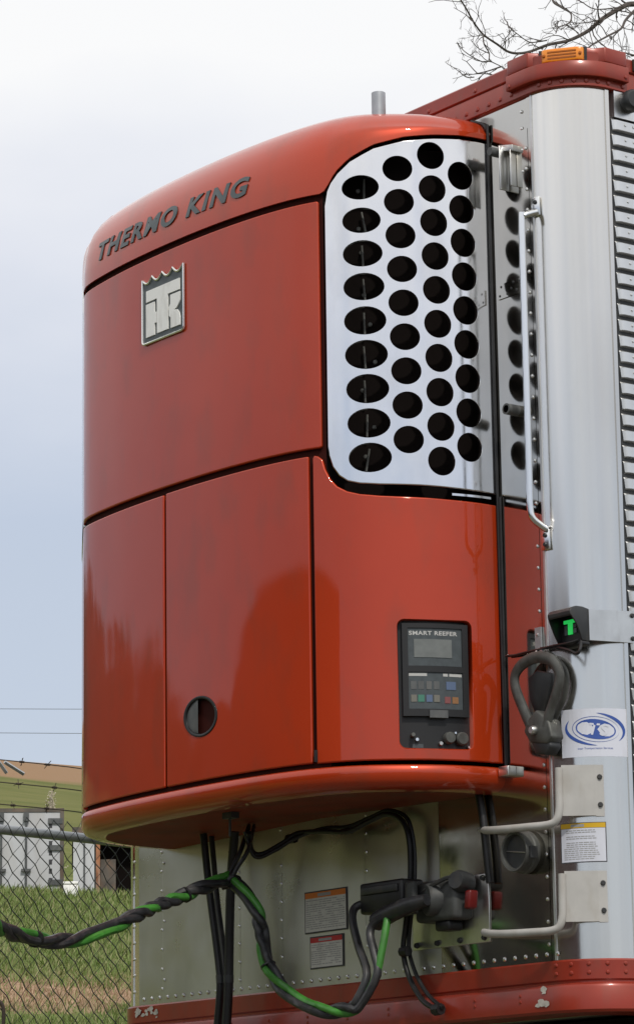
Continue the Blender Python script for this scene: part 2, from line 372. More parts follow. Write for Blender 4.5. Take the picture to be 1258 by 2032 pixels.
fcol = tn('ShaderNodeValToRGB'); t.links.new(n2.outputs[0], fcol.inputs[0])
fcol.color_ramp.elements[0].position = .35; fcol.color_ramp.elements[0].color = (.105, .118, .034, 1)
fcol.color_ramp.elements[1].position = .65; fcol.color_ramp.elements[1].color = (.150, .150, .052, 1)
m2 = tn('ShaderNodeMix', data_type='RGBA'); t.links.new(far.outputs[0], m2.inputs['Factor']); t.links.new(m1.outputs['Result'], m2.inputs['A']); t.links.new(fcol.outputs[0], m2.inputs['B'])
crest = tn('ShaderNodeMapRange'); crest.inputs['From Min'].default_value = -264; crest.inputs['From Max'].default_value = -276
t.links.new(sp.outputs['X'], crest.inputs[0])
m3 = tn('ShaderNodeMix', data_type='RGBA'); t.links.new(crest.outputs[0], m3.inputs['Factor']); t.links.new(m2.outputs['Result'], m3.inputs['A']); m3.inputs['B'].default_value = (.26, .165, .095, 1)
# trodden gravel yard on the near side of the fence
yard = tn('ShaderNodeMapRange'); yard.inputs['From Min'].default_value = -2.2; yard.inputs['From Max'].default_value = -1.0
t.links.new(sp.outputs['X'], yard.inputs[0])
ycol = tn('ShaderNodeValToRGB'); t.links.new(n3.outputs[0], ycol.inputs[0])
ycol.color_ramp.elements[0].position = .3; ycol.color_ramp.elements[0].color = (.07, .068, .05, 1)
ycol.color_ramp.elements[1].position = .7; ycol.color_ramp.elements[1].color = (.15, .14, .11, 1)
m4 = tn('ShaderNodeMix', data_type='RGBA'); t.links.new(yard.outputs[0], m4.inputs['Factor']); t.links.new(m3.outputs['Result'], m4.inputs['A']); t.links.new(ycol.outputs[0], m4.inputs['B'])
t.links.new(m4.outputs['Result'], b.inputs['Base Color'])
bp = tn('ShaderNodeBump'); bp.inputs['Strength'].default_value = .6; bp.inputs['Distance'].default_value = .1
t.links.new(n3.outputs[0], bp.inputs['Height']); t.links.new(bp.outputs[0], b.inputs['Normal'])
ground = mesh('ground', V, Fg, mg, smooth=True); ground['kind'] = 'structure'

# grass blades on the bank beyond the fence (nobody could count them)
def blades(name, n, x0, x1, cols, hmin, hmax, seed, keep):
    rs = np.random.RandomState(seed); Vb = []; Fb = []
    dep = np.exp(rs.uniform(math.log(x0), math.log(x1), n)); lat = rs.uniform(-.118, -.035, n)
    for d_, l_ in zip(dep, lat):
        x = CAM[0]+d_*(fw[0]/abs(fw[0])*.80 + l_*0) ; 
        p = CAM + (fw + r2*l_)*d_; x, y = p[0], p[1]
        if not keep(x, y, rs): continue
        z = hgt(x, y)-.01; s_ = (d_/20)**.6; h = rs.uniform(hmin, hmax)*s_; wd = .0042*s_*(1+d_/60); a = rs.uniform(0, PI)
        dx, dy = math.cos(a)*wd, math.sin(a)*wd; lx, ly = rs.normal(0, .45, 2)*h
        k = len(Vb); Vb += [(x-dx, y-dy, z), (x+dx, y+dy, z), (x+lx, y+ly, z+h)]; Fb.append((k, k+1, k+2))
    o = mesh(name, Vb, Fb, cols); o['kind'] = 'stuff'; return o
gm, t, b = new_mat('grass_blade'); b.inputs['Roughness'].default_value = .7
tcg = tn('ShaderNodeNewGeometry'); cr = tn('ShaderNodeValToRGB'); t.links.new(tcg.outputs['Random Per Island'], cr.inputs[0])
for i, (p_, c_) in enumerate([(0, (.085, .135, .022)), (.45, (.13, .19, .036)), (.75, (.18, .21, .065)), (1, (.28, .25, .13))]):
    e_ = cr.color_ramp.elements[i] if i < 2 else cr.color_ramp.elements.new(p_)
    e_.position = p_; e_.color = (*c_, 1)
t.links.new(cr.outputs[0], b.inputs['Base Color'])
def keep_grass(x, y, rs):
    v = x + 1.6*(math.sin(y*1.7)+math.sin(y*.6+2))*.4
    if -16.6 < v < -12.4: return rs.rand() < .12
    return x < -2.6
tag_o = blades('grass', 62000, 14, 60, gm, .03, .085, 3, keep_grass)
tag(tag_o, 'green grass with dry blades on the bank behind the chain-link fence', 'grass')
dm = mat('dry_grass', (.36, .25, .16), .8, var=.4, var_scale=3)
tag_o = blades('dry_grass', 5000, 22, 32, dm, .03, .08, 5, lambda x, y, rs: -17.2 < x < -12)
tag(tag_o, 'tan dry grass on the bare strip of the bank', 'dry grass')

# far-off trees on the hill to the left of the view: they show only as reflections in the paint
tm, t, b = new_mat('far_foliage'); b.inputs['Roughness'].default_value = .8
tcg = tn('ShaderNodeNewGeometry'); cr = tn('ShaderNodeValToRGB'); t.links.new(tcg.outputs['Random Per Island'], cr.inputs[0])
cr.color_ramp.elements[0].color = (.022, .030, .012, 1); cr.color_ramp.elements[1].color = (.055, .065, .025, 1)
t.links.new(cr.outputs[0], b.inputs['Base Color'])
def crown(mb, c, R, H, n, leaf, rs):
    for _ in range(n):
        d = rs.normal(0, 1, 3); d[2] = abs(d[2]); d /= np.linalg.norm(d); q = rs.uniform(.55, 1)
        p = Vector(c)+Vector((d[0]*R*q, d[1]*R*q, (.0+d[2]*q)*H)); s_ = leaf*rs.uniform(.5, 1.3)
        a = Vector(rs.normal(0, 1, 3)).normalized(); u_ = a.orthogonal().normalized()*s_; v_ = a.cross(u_)
        mb.add([p-u_-v_*.5, p+u_-v_*.6, p+u_*.7+v_, p-u_*.6+v_*.8], [(0, 1, 2, 3)])
wood = MB(); rs = np.random.RandomState(11)
for k in range(64):
    y = 42-k*3.0+rs.uniform(-1.2, 1.2); x = -112+rs.uniform(-6, 6)
    h = rs.uniform(7.4, 8.8)+.8*math.sin(k*.4)
    crown(wood, (x, y, hgt(x, y)-.5), rs.uniform(4.2, 5.6), h, 1500, .36, rs)
for k in range(34):
    x = 20+k*4.2+rs.uniform(-1.5, 1.5); y = -95+k*1.2+rs.uniform(-6, 6)
    crown(wood, (x, y, hgt(x, y)-.5), rs.uniform(3, 5), rs.uniform(5, 9), 500, .5, rs)
o = mesh('far_wood', wood.V, wood.F, tm); o['kind'] = 'stuff'; tag(o, 'dark far-off wood along the hillside, mirrored in the red doors', 'wood')
# truck standing across the yard: it shows only as the dark round-shouldered reflection in the lower doors
tr = thing('parked_truck', 'dark truck across the yard, mirrored as a round-shouldered shape in the lower doors', 'truck', (-1, -11, 0))
tmx = mat('truck_dark_paint', (.055, .02, .017), .35, coat=.4)
box_ = [(-8.9, .9), (2.9, .9), (2.9, 4.30), (-1.5, 4.40), (-4.5, 4.62), (-6.4, 4.72), (-7.6, 4.64), (-8.3, 4.45), (-8.7, 4.1), (-8.9, 3.6)]
MB().prism([(x, -9.6, z) for x, z in box_], (0, -2.4, 0)).build('body', tmx, tr)
MB().prism([(x, -9.7, z) for x, z in [(-12.2, .75), (-9.0, .75), (-9.0, 4.2), (-9.6, 4.35), (-10.4, 4.25), (-11.1, 3.7), (-11.5, 2.6), (-12.2, 2.3)]], (0, -2.2, 0)).build('cab', tmx, tr)
MB().prism([(x, -9.69, z) for x, z in [(-11.3, 2.3), (-10.0, 2.3), (-10.0, 3.1), (-11.0, 3.1)]], (0, .02, 0)).build('window', M['black'], tr)
for x in (-11.2, -8.2, -.2, 1.1):
    for y in (-9.75, -11.85): MB().lathe([(0, -.14), (.48, -.14), (.52, -.08), (.52, .08), (.48, .14), (0, .14)], (x, y, .52-.5), (0, 1, 0), 22).build('wheel', M['black'], tr)
MB().box((-11.8, -11.7, .45), (2.8, -9.8, .745)).build('chassis', M['dgrey'], tr)

# ------------------------------------------------------------------ semi-trailer
XL, XR, RC = -1.06, 1.13, 0.17           # corner-post axes and radius
ZB, ZT = 1.35, 4.027
trailer = thing('semi_trailer', 'silver riveted trailer with red rails and rounded bright corner post', 'trailer', (0.03, 7.3, 0))
def plan_path(nc=14, y_end=14.6, left_end=1.5):
    P = [(XL-RC, left_end, -1, 0), (XL-RC, RC, -1, 0)]
    for k in range(1, nc+1):
        a = math.radians(-90+90*k/nc); P.append((XL+RC*math.sin(a), RC-RC*math.cos(a), math.sin(a), -math.cos(a)))
    for x in np.linspace(XL, XR, 14)[1:]: P.append((x, 0, 0, -1))
    for k in range(1, nc+1):
        a = math.radians(90*k/nc); P.append((XR+RC*math.sin(a), RC-RC*math.cos(a), math.sin(a), -math.cos(a)))
    P += [(XR+RC, y, 1, 0) for y in (.3, .6, 1.2, 3, 8, y_end)]
    return P
def sweep(prof, path, close=False):
    V = []; n = len(prof)
    for x, y, nx, nyy in path:
        for o_, z in prof: V.append((x+nx*o_, y+nyy*o_, z))
    F = [(i*n+j, (i+1)*n+j, (i+1)*n+j+1, i*n+j+1) for i in range(len(path)-1) for j in range(n-1)]
    return V, F
PATH = plan_path()
def part(name, V, F, m, parent, ang=35): return sharp(mesh(name, V, F, m, parent), ang)
part('top_rail', *sweep([(-.02, 4.027), (.008, 4.027), (.012, 4.030), (.012, 4.090), (.010, 4.0935), (.006, 4.095), (.010, 4.0965), (.014, 4.1), (.014, 4.138), (.010, 4.143), (-.06, 4.150)], PATH), M['paint2'], trailer)
part('bottom_rail', *sweep([(-.06, 1.19), (.018, 1.196), (.024, 1.204), (.024, 1.268), (.020, 1.276), (.008, 1.281), (.008, 1.287), (.014, 1.292), (.014, 1.345), (.010, 1.350), (-.02, 1.352)], PATH), M['paint2'], trailer)
MB().box((-1.2, .25, 1.10), (1.28, 14.5, 1.19)).build('floor_pan', M['dark'], trailer)
MB().box((-1.22, .2, 1.2), (1.285, 14.58, 4.135)).build('cargo_box', M['slat'], trailer)
# flat front sheets
seams = [-1.06, -.912, -.455, -.218, .227, .60, 1.112]
for a, b_ in zip(seams[:-1], seams[1:]):
    nx_, nz_ = 10, 40; xs = np.linspace(a+.0008, b_-.0008, nx_+1); zs = np.linspace(1.35, 3.925, nz_+1); V = []
    ph = random.uniform(0, 6); am = .0012 if b_-a > .3 else .0005
    for x in xs:
        for z in zs:
            q = (x-a)/(b_-a)
            V.append((x, -.0015-am*math.sin(PI*q)*math.sin(z*3.1+ph)*.8, z))
    F = [(i*(nz_+1)+j, (i+1)*(nz_+1)+j, (i+1)*(nz_+1)+j+1, i*(nz_+1)+j+1) for i in range(nx_) for j in range(nz_)]
    mesh('wall_sheet', V, F, M['mirror'] if a > .5 else M['dull'], trailer, smooth=True)
MB().box((XL, .001, 3.90), (XR, .02, 4.03)).build('header_sheet', M['mirror'], trailer)
MB().box((1.108, -.0005, 1.352), (1.125, .01, 4.026)).build('wall_edge_strip', M['mirror'], trailer)
# corner posts
def post(cx, a0, a1, name, n=28):
    V = []; zz = [1.35, 2.2, 3.1, 4.03]
    for k in range(n+1):
        a = math.radians(a0+(a1-a0)*k/n)
        for z in zz: V.append((cx+RC*math.sin(a), RC-RC*math.cos(a), z))
    m_ = len(zz); F = [(i*m_+j, (i+1)*m_+j, (i+1)*m_+j+1, i*m_+j+1) for i in range(n) for j in range(m_-1)]
    return mesh(name, V, F, M['column'], trailer, smooth=True)
post(XR, 0, 90, 'corner_post'); post(XL, -90, 0, 'corner_post')
def cyl(cx, a_deg, r): a = math.radians(a_deg); return (cx+r*math.sin(a), RC-r*math.cos(a))
def strip(cx, a0, a1, r, name, m, z0=1.352, z1=4.026):
    P = [cyl(cx, a0+(a1-a0)*k/4, r) for k in range(5)]; Q = [cyl(cx, a0+(a1-a0)*k/4, RC-.003) for k in range(5)]
    return MB().prism([(x, y, z0) for x, y in P]+[(x, y, z0) for x, y in Q[::-1]], (0, 0, z1-z0)).build(name, m, trailer)
strip(XR, -1.2, 1.6, RC+.0025, 'seam_moulding', M['alu'])
strip(XR, 84.5, 89.2, RC+.004, 'edge_moulding', M['column'])
strip(XL, -18, -13.5, RC+.004, 'edge_moulding', M['column'])
# rivets (5-7 px each)
rv = MB()
for k in range(46): rv.dome((-1.03+k*.0482, -.002, 1.371), (0, -1, 0), .0075)
for x, z0, z1, st in ((-.918, 1.40, 1.9, .067), (-.224, 1.40, 1.9, .0595), (.233, 1.40, 1.9, .0595), (-.46, 1.40, 1.9, .0595), (-.905, 1.43, 1.9, .2)):
    z = z0
    while z < z1: rv.dome((x, -.002, z), (0, -1, 0), .0062); z += st
z = 1.40
while z < 3.92: rv.dome((1.102, -.003, z), (0, -1, 0), .0062); z += .0665
for z in (3.79, 3.86, 3.93, 3.985): rv.dome((1.085, -.001, z), (0, -1, 0), .006)
a_ = cyl(XL, -11, RC)
z = 1.4
while z < 1.95: rv.dome((a_[0], a_[1], z), (-.2, -1, 0), .0062); z += .0565
o = rv.build('wall_rivets', M['rivet'], trailer); o['kind'] = 'stuff'
rr = MB(); x = -1.0
while x < 1.10: rr.dome((x, -.0125, 4.048), (0, -1, 0), .0085, h=.5); x += .0555
for k in range(1, 8):
    a = 3+k*12.0; c = cyl(XR, a, RC+.012); rr.dome((*c, 4.045), (math.sin(math.radians(a)), -math.cos(math.radians(a)), 0), .0085, h=.5)
for y in (.22, .28, .34, .4, .46): rr.dome((XR+RC+.0125, y, 4.045), (1, 0, 0), .0085, h=.5)
x = -1.0
while x < 1.0: rr.dome((x, -.0145, 4.112), (0, -1, 0), .008, h=.5); x += .235
for k in range(6):
    a = 4+k*17; n_ = (math.sin(math.radians(a)), -math.cos(math.radians(a)), 0); c = cyl(XR, a, RC+.014)
    for z in (1.335, 1.310): rr.dome((*c, z), n_, .007, h=.6)
x = -.9
while x < 1.1:
    for z in (1.255, 1.2375): rr.dome((x, -.024, z), (0, -1, 0), .006, h=.5)
    x += .21
o = rr.build('rail_rivets', M['paint2'], trailer); o['kind'] = 'stuff'
# scraped paint
def blot(cx, cz, w_, h_, n, seed, y=-.0152, push=0):
    r_ = np.random.RandomState(seed); mb = MB()
    for i in range(n):
        x0 = cx+r_.uniform(-1, 1)*w_; z0 = cz+r_.uniform(-1, 1)*h_; s_ = r_.uniform(.006, .019)
        P = [(x0+s_*math.cos(2*PI*k/7)*r_.uniform(.5, 1.3), y-.00025*(i+1)-seed*.00002, z0+.6*s_*math.sin(2*PI*k/7)*r_.uniform(.5, 1.3)) for k in range(7)]
        mb.add(P, [tuple(range(7))[::-1]])
    return mb
bl = blot(-1.00, 1.325, .06, .010, 14, 3); bl2 = blot(-.93, 1.318, .012, .014, 5, 5); bl.add(bl2.V, bl2.F)
bl.build('paint_scrape', M['scrape'], trailer)
bl = blot(1.09, 1.262, .012, .008, 3, 8, -.0252); bl2 = blot(1.10, 1.225, .03, .01, 5, 9, -.0252); bl.add(bl2.V, bl2.F)
bl.build('paint_scrape', M['scrape'], trailer)
# side slats
def slat_mesh():
    prof = [(0, 0), (.0, .010), (.0135, .0135), (.0135, .043), (.006, .0475), (0, .0475)]
    V = []; F = []
    ys = [(.178, 0), (.184, .6), (.192, 1), (.6, 1), (14.6, 1)]
    n = len(prof)
    for i, (y, q) in enumerate(ys):
        for j, (o_, z) in enumerate(prof):
            yy = y + (.007*(1-z/.0475) if i < 3 else 0)
            V.append((o_*(.35+.65*q), yy, z))
    F = [(i*n+j, (i+1)*n+j, (i+1)*n+j+1, i*n+j+1) for i in range(len(ys)-1) for j in range(n-1)]+[tuple(range(n))]
    mb = MB().add(V, F)
    for y in (.228, .262, .40, .55): mb.dome((.0135, y, .031), (1, 0, 0), .0052)
    return mb
sl = slat_mesh(); o = sharp(mesh('slat', sl.V, sl.F, M['slat'], trailer), 30); o.location = (XR+RC-.004, 0, 1.36); me_s = o.data
for k in range(1, 52):
    c = o.copy(); COL.objects.link(c); c.parent = trailer; c.matrix_parent_inverse = o.matrix_parent_inverse.copy(); c.location = (XR+RC-.004, 0, 1.36+k*.0496)
MB().box((XR+RC-.02, .176, 1.35), (XR+RC-.003, 14.6, 3.94)).build('side_backing', M['dgrey'], trailer)
fb = MB().box((XR+RC-.02, .186, 3.942), (XR+RC+.008, 14.6, 4.028))
for y in (.215, .27, .33, .40): fb.dome((XR+RC+.008, y, 3.998), (1, 0, 0), .0055)
fb.build('side_top_band', M['slat'], trailer)
MB().box((XR+RC+.0145, .262, 4.104), (XR+RC+.022, 14.5, 4.142)).build('roof_edge', M['roofdark'], trailer)
# round rubber bumper on the side top rail
p_ = pt(1260, 196, 0, XR+RC+.05)
MB().lathe([(0, .0), (.026, .0), (.034, -.008), (.036, -.03), (.032, -.05), (.02, -.055)], p_, (1, -.15, 0), 20).build('rubber_bumper', M['dgrey'], trailer)
# red corner casting with amber marker light
cpath = [(x, 0, 0, -1) for x in (1.05, 1.09, 1.13)]+[(*cyl(XR, a, RC), math.sin(math.radians(a)), -math.cos(math.radians(a))) for a in range(8, 91, 8)]+[(XR+RC, y, 1, 0) for y in (.19, .232)]
V, F = sweep([(.010, 4.0555), (.029, 4.056), (.030, 4.058), (.030, 4.1030), (.029, 4.1045), (-.03, 4.1050)], cpath)
n = 6; F += [tuple(range(n)), tuple((len(cpath)-1)*n+k for k in range(n))[::-1]]
casting = part('corner_casting', V, F, M['paint2'], trailer)
o_ = .027
pl = [(1.052, -o_), (1.150, -o_), (1.168, .006), (1.190, .012), (1.292, .098), (1.297, .118), (XR+RC+o_, .14), (XR+RC+o_, .228), (1.20, .228), (1.052, .08)]
bevel(MB().prism([(x, y, 4.1055) for x, y in pl], (0, 0, .050)).build('casting_top', M['paint2'], casting), .004)
cs = MB()
for c, n_ in (((1.064, -.0305, 4.068), (0, -1, 0)), ((XR+RC+.0305, .218, 4.070), (1, 0, 0))): cs.dome(c, n_, .007)
cs.each('casting_screw', M['paint2'], casting)
lc = Vector((1.243, .037, 4.130)); lx = Vector((.78, .62, 0)).normalized(); ln = Vector((.62, -.78, 0)).normalized()
ml = MB().obox(lc-ln*.010, lx*.075, ln*.006, (0, 0, .024)).build('marker_light', M['dgrey'], trailer)
mbx = MB()
sec = [(-.068, 0), (-.062, .012), (-.045, .017), (.045, .017), (.062, .012), (.068, 0)]
P0 = [lc+lx*a+ln*(q-.004) for a, q in sec]
mbx.prism([p-Vector((0, 0, .0215)) for p in P0], (0, 0, .043))
bevel(mbx.build('lens', M['amber'], ml), .003)
mb = MB()
for a in (-.057, .057): mb.dome(lc+lx*a+ln*.0115, ln, .006)
for k in (-.010, 0, .010): mb.obox(lc+ln*.0135+Vector((0, 0, k)), lx*.045, ln*.0016, (0, 0, .0022))
mb.build('lens_rib', mat('amber_dark', (.42, .11, .004), .3), ml)
# wall furniture: labels, patch plate, stub pipe, latch, canister
def label_plate(name, x0, z0, x1, z1, hm, seed, rows, hh=.018, y=-.0042):
    o = MB().box((x0, y, z0), (x1, -.0015, z1)).build(name, M['ink'], trailer)
    e = .0045
    MB().box((x0+e, y-.0006, z0+e), (x1-e, y+.0005, z1-e)).build('label_face', M['lab_w'], o)
    MB().box((x0+e, y-.0012, z1-e-hh), (x1-e, y-.0002, z1-e)).build('label_header', hm, o)
    r_ = np.random.RandomState(seed); mb = MB(); zt = z1-e-hh-.006; wd = x1-x0-4*e
    for k in range(rows):
        z = zt-(zt-z0-2*e)*k/rows; x = x0+2*e
        while x < x1-2.4*e:
            l = min(r_.uniform(.008, .03), x1-2.2*e-x)
            if r_.rand() < .86: mb.add([(x, y-.0009, z), (x+l, y-.0009, z), (x+l, y-.0009, z-.0028), (x, y-.0009, z-.0028)], [(3, 2, 1, 0)])
            x += l+.003
    mb.add([((x0+x1)/2-.04, y-.0016, z1-e-hh+.004), ((x0+x1)/2+.03, y-.0016, z1-e-hh+.004), ((x0+x1)/2+.03, y-.0016, z1-e-.004), ((x0+x1)/2-.04, y-.0016, z1-e-.004)], [(0, 1, 2, 3)])
    q = mb.build('label_print', M['inkgrey'], o); q['kind'] = 'stuff'; return o
label_plate('warning_label', -.093, 1.522, .131, 1.657, M['lab_o'], 4, 14)['label'] = 'dark bordered white warning label with orange header on the lower wall'
label_plate('warning_label', -.067, 1.407, .109, 1.511, M['lab_r'], 9, 10, .016)['label'] = 'smaller white warning label with red header below the orange one'
stp = MB().lathe([(.012, -.046), (.0175, -.046), (.0175, 0)], (1.025, 0, 3.036), (0, 1, 0), 18).build('stub_pipe', M['grey_plastic'], trailer)
MB().lathe([(0, -.03), (.0125, -.031), (.0118, -.0462)], (1.025, 0, 3.036), (0, 1, 0), 16).build('pipe_bore', M['dark'], stp)
lt = MB().obox((1.03, -.012, 3.878), (.034, 0, -.008), (0, .012, 0), (0, 0, .010))
lt.box((1.016, -.040, 3.742), (1.021, -.003, 3.885)).box((1.028, -.008, 3.765), (1.044, -.002, 3.86))
lt.box((1.052, -.026, 3.748), (1.056, -.003, 3.866))
lt.each('latch_plate', M['alu'], trailer, bv=.0012)
MB().lathe([(.0, -.055), (.013, -.055), (.015, -.045), (.015, 0)], (.992, 0, 3.872), (0, 1, 0), 14).build('stub_pipe', M['grey_plastic'], trailer)
pp = MB().box((.955, -.006, 3.405), (1.075, -.0018, 3.452))
pp.build('patch_plate', M['mirror'], trailer)
pr = MB()
for x, z in ((.965, 3.415), (.972, 3.443), (1.02, 3.428), (1.045, 3.418), (1.06, 3.443), (1.0, 3.415), (1.03, 3.446)): pr.dome((x, -.006, z), (0, -1, 0), .0045)
pr.build('plate_rivets', M['dgrey'], trailer)['kind'] = 'stuff'
cn = MB().lathe([(.0, -.046), (.050, -.046), (.0515, -.060), (.058, -.062), (.0605, -.055), (.0605, -.03), (.064, -.026), (.064, -.012), (.056, -.006), (.054, 0)], (1.022, 0, 1.678), (0, 1, 0), 32).build('vent_canister', M['cast'], trailer)
MB().lathe([(0, -.0465), (.0495, -.0465)], (1.022, 0, 1.678), (0, 1, 0), 28).build('canister_lid', M['dgrey'], cn)  # front face coloured darker, the shade on that side put into the colour
MB().tube([(.975, -.049, 1.684), (1.068, -.049, 1.672)], .0015, 5).build('lid_rib', M['alu'], cn)
MB().box((1.072, -.052, 1.655), (1.088, -.024, 1.690)).build('canister_clip', M['dgrey'], cn)
# grab handle on the seam
gh = MB()
for z0, z1 in ((3.628, 3.688), (2.578, 2.640)):
    gh.prism([(1.128, -.002, z0), (1.162, -.0005, z0), (1.162, -.0005, z1), (1.128, -.002, z1)], (0, -.008, 0))
ghb = gh.each('handle_foot', M['chrome'], trailer, bv=.002)[0]
hp = spline([(1.150, -.008, 3.640), (1.146, -.030, 3.632), (1.140, -.052, 3.620), (1.138, -.058, 3.595), (1.138, -.058, 3.20), (1.138, -.058, 2.80), (1.138, -.058, 2.705), (1.141, -.052, 2.672), (1.147, -.028, 2.652), (1.152, -.008, 2.640)], 6)
MB().tube(hp, .0105, 12).build('grab_handle', M['chrome'], trailer)
hb = MB()
for z in (3.645, 3.672, 2.594, 2.622): hb.lathe([(0, .005), (.006, .005), (.0075, 0)], (1.147, -.0095, z), (0, -1, 0), 8)
hb.each('handle_bolt', M['dgrey'], ghb)
# folding steps: plate on the post plus bent rung
def step(z0, z1, nm):
    a0 = 57.5; c = cyl(XR, a0, RC+.004); c1 = cyl(XR, 49, RC+.010); c2 = (1.206, -.026)
    mb = MB().prism([(c[0], c[1], z0), (c1[0], c1[1], z0), (c1[0]-.006, c1[1]+.008, z0), (c[0]-.006, c[1]+.006, z0)], (0, 0, z1-z0))
    base = mb.build('step_flange', M['white'], trailer)
    d = Vector((c2[0]-c1[0], c2[1]-c1[1], 0)).normalized(); n_ = Vector((d.y, -d.x, 0)); n_ = n_ if n_.x > 0 else -n_
    q = [(c1[0], c1[1], z0+.002), (c2[0], c2[1], z0+.002), (c2[0]-n_.x*.006, c2[1]-n_.y*.006, z0+.002), (c1[0]-n_.x*.006, c1[1]-n_.y*.006, z0+.002)]
    MB().prism(q, (0, 0, z1-z0-.002)).build('step_plate', M['white'], base)
    bt = MB(); a = math.radians(53.5)
    for z in (z1-.036, z0+.034):
        p = cyl(XR, 53.5, RC+.007); bt.lathe([(0, .006), (.006, .006), (.0085, .0)], (*p, z), (math.sin(a), -math.cos(a), 0), 8)
    bt.each('step_bolt', M['dgrey'], base)
    bt = MB()
    for z in (z1-.035, (z0+z1)/2, z0+.03):
        m_ = Vector((c2[0], c2[1], z)).lerp(Vector((c1[0], c1[1], z)), .45)-n_*.006; bt.lathe([(0, .008), (.007, .008), (.009, 0)], m_, -n_, 8)
    bt.each('step_bolt', M['dgrey'], base)
    path = spline([(1.203, -.032, z1-.008), (1.203, -.034, z0+.07), (1.203, -.036, z0+.02), (1.196, -.042, z0-.010), (1.172, -.052, z0-.022), (1.10, -.066, z0-.022), (1.00, -.066, z0-.018), (.90, -.046, z0-.010), (.83, -.016, z0-.001), (.806, -.001, z0+.004)], 6)
    MB().tube(path, .0118, 12).build('step_rung', M['white'], base)
step(1.765, 1.917, 'upper'); step(1.455, 1.605, 'lower')
# stickers wrapped on the post
def wrap(a, z, off=.0015):        # a = arc length from the wall seam
    th = a/RC; return (XR+(RC+off)*math.sin(th), RC-(RC+off)*math.cos(th), z)
def wrap_quad(a0, z0, a1, z1, off, n=10):
    V = []; 
    for k in range(n+1):
        a = a0+(a1-a0)*k/n; V += [wrap(a, z0, off), wrap(a, z1, off)]
    return V, [(2*k, 2*k+2, 2*k+3, 2*k+1) for k in range(n)]
D = math.radians
A0, A1 = RC*D(11), RC*D(58.7)
st = mesh('caution_sticker', *wrap_quad(A0, 1.631, A1, 1.749, .0008), M['ink'], trailer)
st['label'] = 'white sticker with yellow header and fine print wrapped on the post'
mesh('label_face', *wrap_quad(A0+.003, 1.634, A1-.003, 1.732, .0013), M['sticker'], st)
mesh('label_header', *wrap_quad(A0+.002, 1.733, A1-.002, 1.747, .0013), M['lab_y'], st)
mb = MB(); r_ = np.random.RandomState(2)
for k in range(15):
    z = 1.727-k*.006; a = A0+(.02 if k < 9 else .012)
    if k in (2, 5): continue
    end = A1-(.025 if k < 9 else .018)-r_.uniform(0, .02)
    while a < end:
        l = r_.uniform(.006, .016); V, F = wrap_quad(a, z-.0024, min(a+l, end), z, .0017, 2); mb.add(V, F); a += l+.002
V, F = wrap_quad((A0+A1)/2-.035, 1.736, (A0+A1)/2+.006, 1.744, .0017, 4); mb.add(V, F)
o = mb.build('label_print', M['inkgrey'], st); o['kind'] = 'stuff'
B0, B1 = RC*D(16), RC*D(87.5)
ls = mesh('logo_sticker', *wrap_quad(B0, 1.943, B1, 2.086, .0008, 16), M['sticker'], trailer)
ls['label'] = 'square white sticker with blue oval logo on the post'
bc, bz = (B0+B1)/2, 2.024
def crescent(cx, cz, a, b_, t0, t1, wmax, off, n=30, tilt=0.0):
    mb = MB(); V = []
    for k in range(n+1):
        q = k/n; th = D(t0+(t1-t0)*q); wd = wmax*math.sin(PI*q)**.8
        for s_ in (0, 1):
            e = wd*s_; x = (a-e)*math.cos(th); z = (b_-e)*math.sin(th)
            V.append(wrap(cx+x*math.cos(tilt)-z*math.sin(tilt), cz+x*math.sin(tilt)+z*math.cos(tilt), off))
    mb.add(V, [(2*k, 2*k+2, 2*k+3, 2*k+1) for k in range(n)]); return mb
lg = MB()
for args in ((bc+.010, bz+.002, .082, .046, -40, 100, .011), (bc-.012, bz-.002, .082, .046, 150, 285, .010)):
    q = crescent(*args, .0014, tilt=-.12); lg.add(q.V, q.F)
q = crescent(bc, bz, .071, .038, 0, 360, .0018, .0014, 60, -.10); lg.add(q.V, q.F)
V = [wrap(bc+.060*math.cos(2*PI*k/40), bz+.030*math.sin(2*PI*k/40)-.006*math.cos(2*PI*k/40), .0014) for k in range(40)]
lg.add(V+[wrap(bc, bz, .0014)], [(k, (k+1) % 40, 40) for k in range(40)])
lg.build('logo_print', M['blueink'], ls)

def text_geo(s, size, shear=0.0, bold=0.0, space=1.0, extr=0.0, xs=1.0):
    cu = bpy.data.curves.new('t', 'FONT'); cu.body = s; cu.size = size; cu.shear = shear; cu.offset = bold; cu.space_character = space
    cu.extrude = extr; cu.align_x = 'LEFT'; cu.resolution_u = 4
    ob = bpy.data.objects.new('t', cu); COL.objects.link(ob)
    bpy.context.view_layer.update()
    dg = bpy.context.evaluated_depsgraph_get(); me = bpy.data.meshes.new_from_object(ob.evaluated_get(dg))
    V = [tuple(v.co) for v in me.vertices]; F = [tuple(p.vertices) for p in me.polygons]
    bpy.data.objects.remove(ob); bpy.data.curves.remove(cu); bpy.data.meshes.remove(me)
    return np.array(V), F
def fit_text(s, w_, h_, **k):
    V, F = text_geo(s, 1.0, **k); x0, x1 = V[:, 0].min(), V[:, 0].max(); y0, y1 = V[:, 1].min(), V[:, 1].max()
    V[:, 0] = (V[:, 0]-x0)/(x1-x0)*w_; V[:, 1] = (V[:, 1]-y0)/(y1-y0)*h_; return V, F
V, F = fit_text('ITS', .080, .036, shear=.26, bold=.012, space=1.15)
mesh('logo_letters', [wrap(bc-.042+x, bz-.018+y-.10*(x-.040), .0020) for x, y, _ in V], F, M['sticker'], ls)
V, F = fit_text('Inter Transportation Services', .104, .0075)
mesh('logo_caption', [wrap(bc-.055+x, 1.963+y, .0016) for x, y, _ in V], F, M['blueink'], ls)
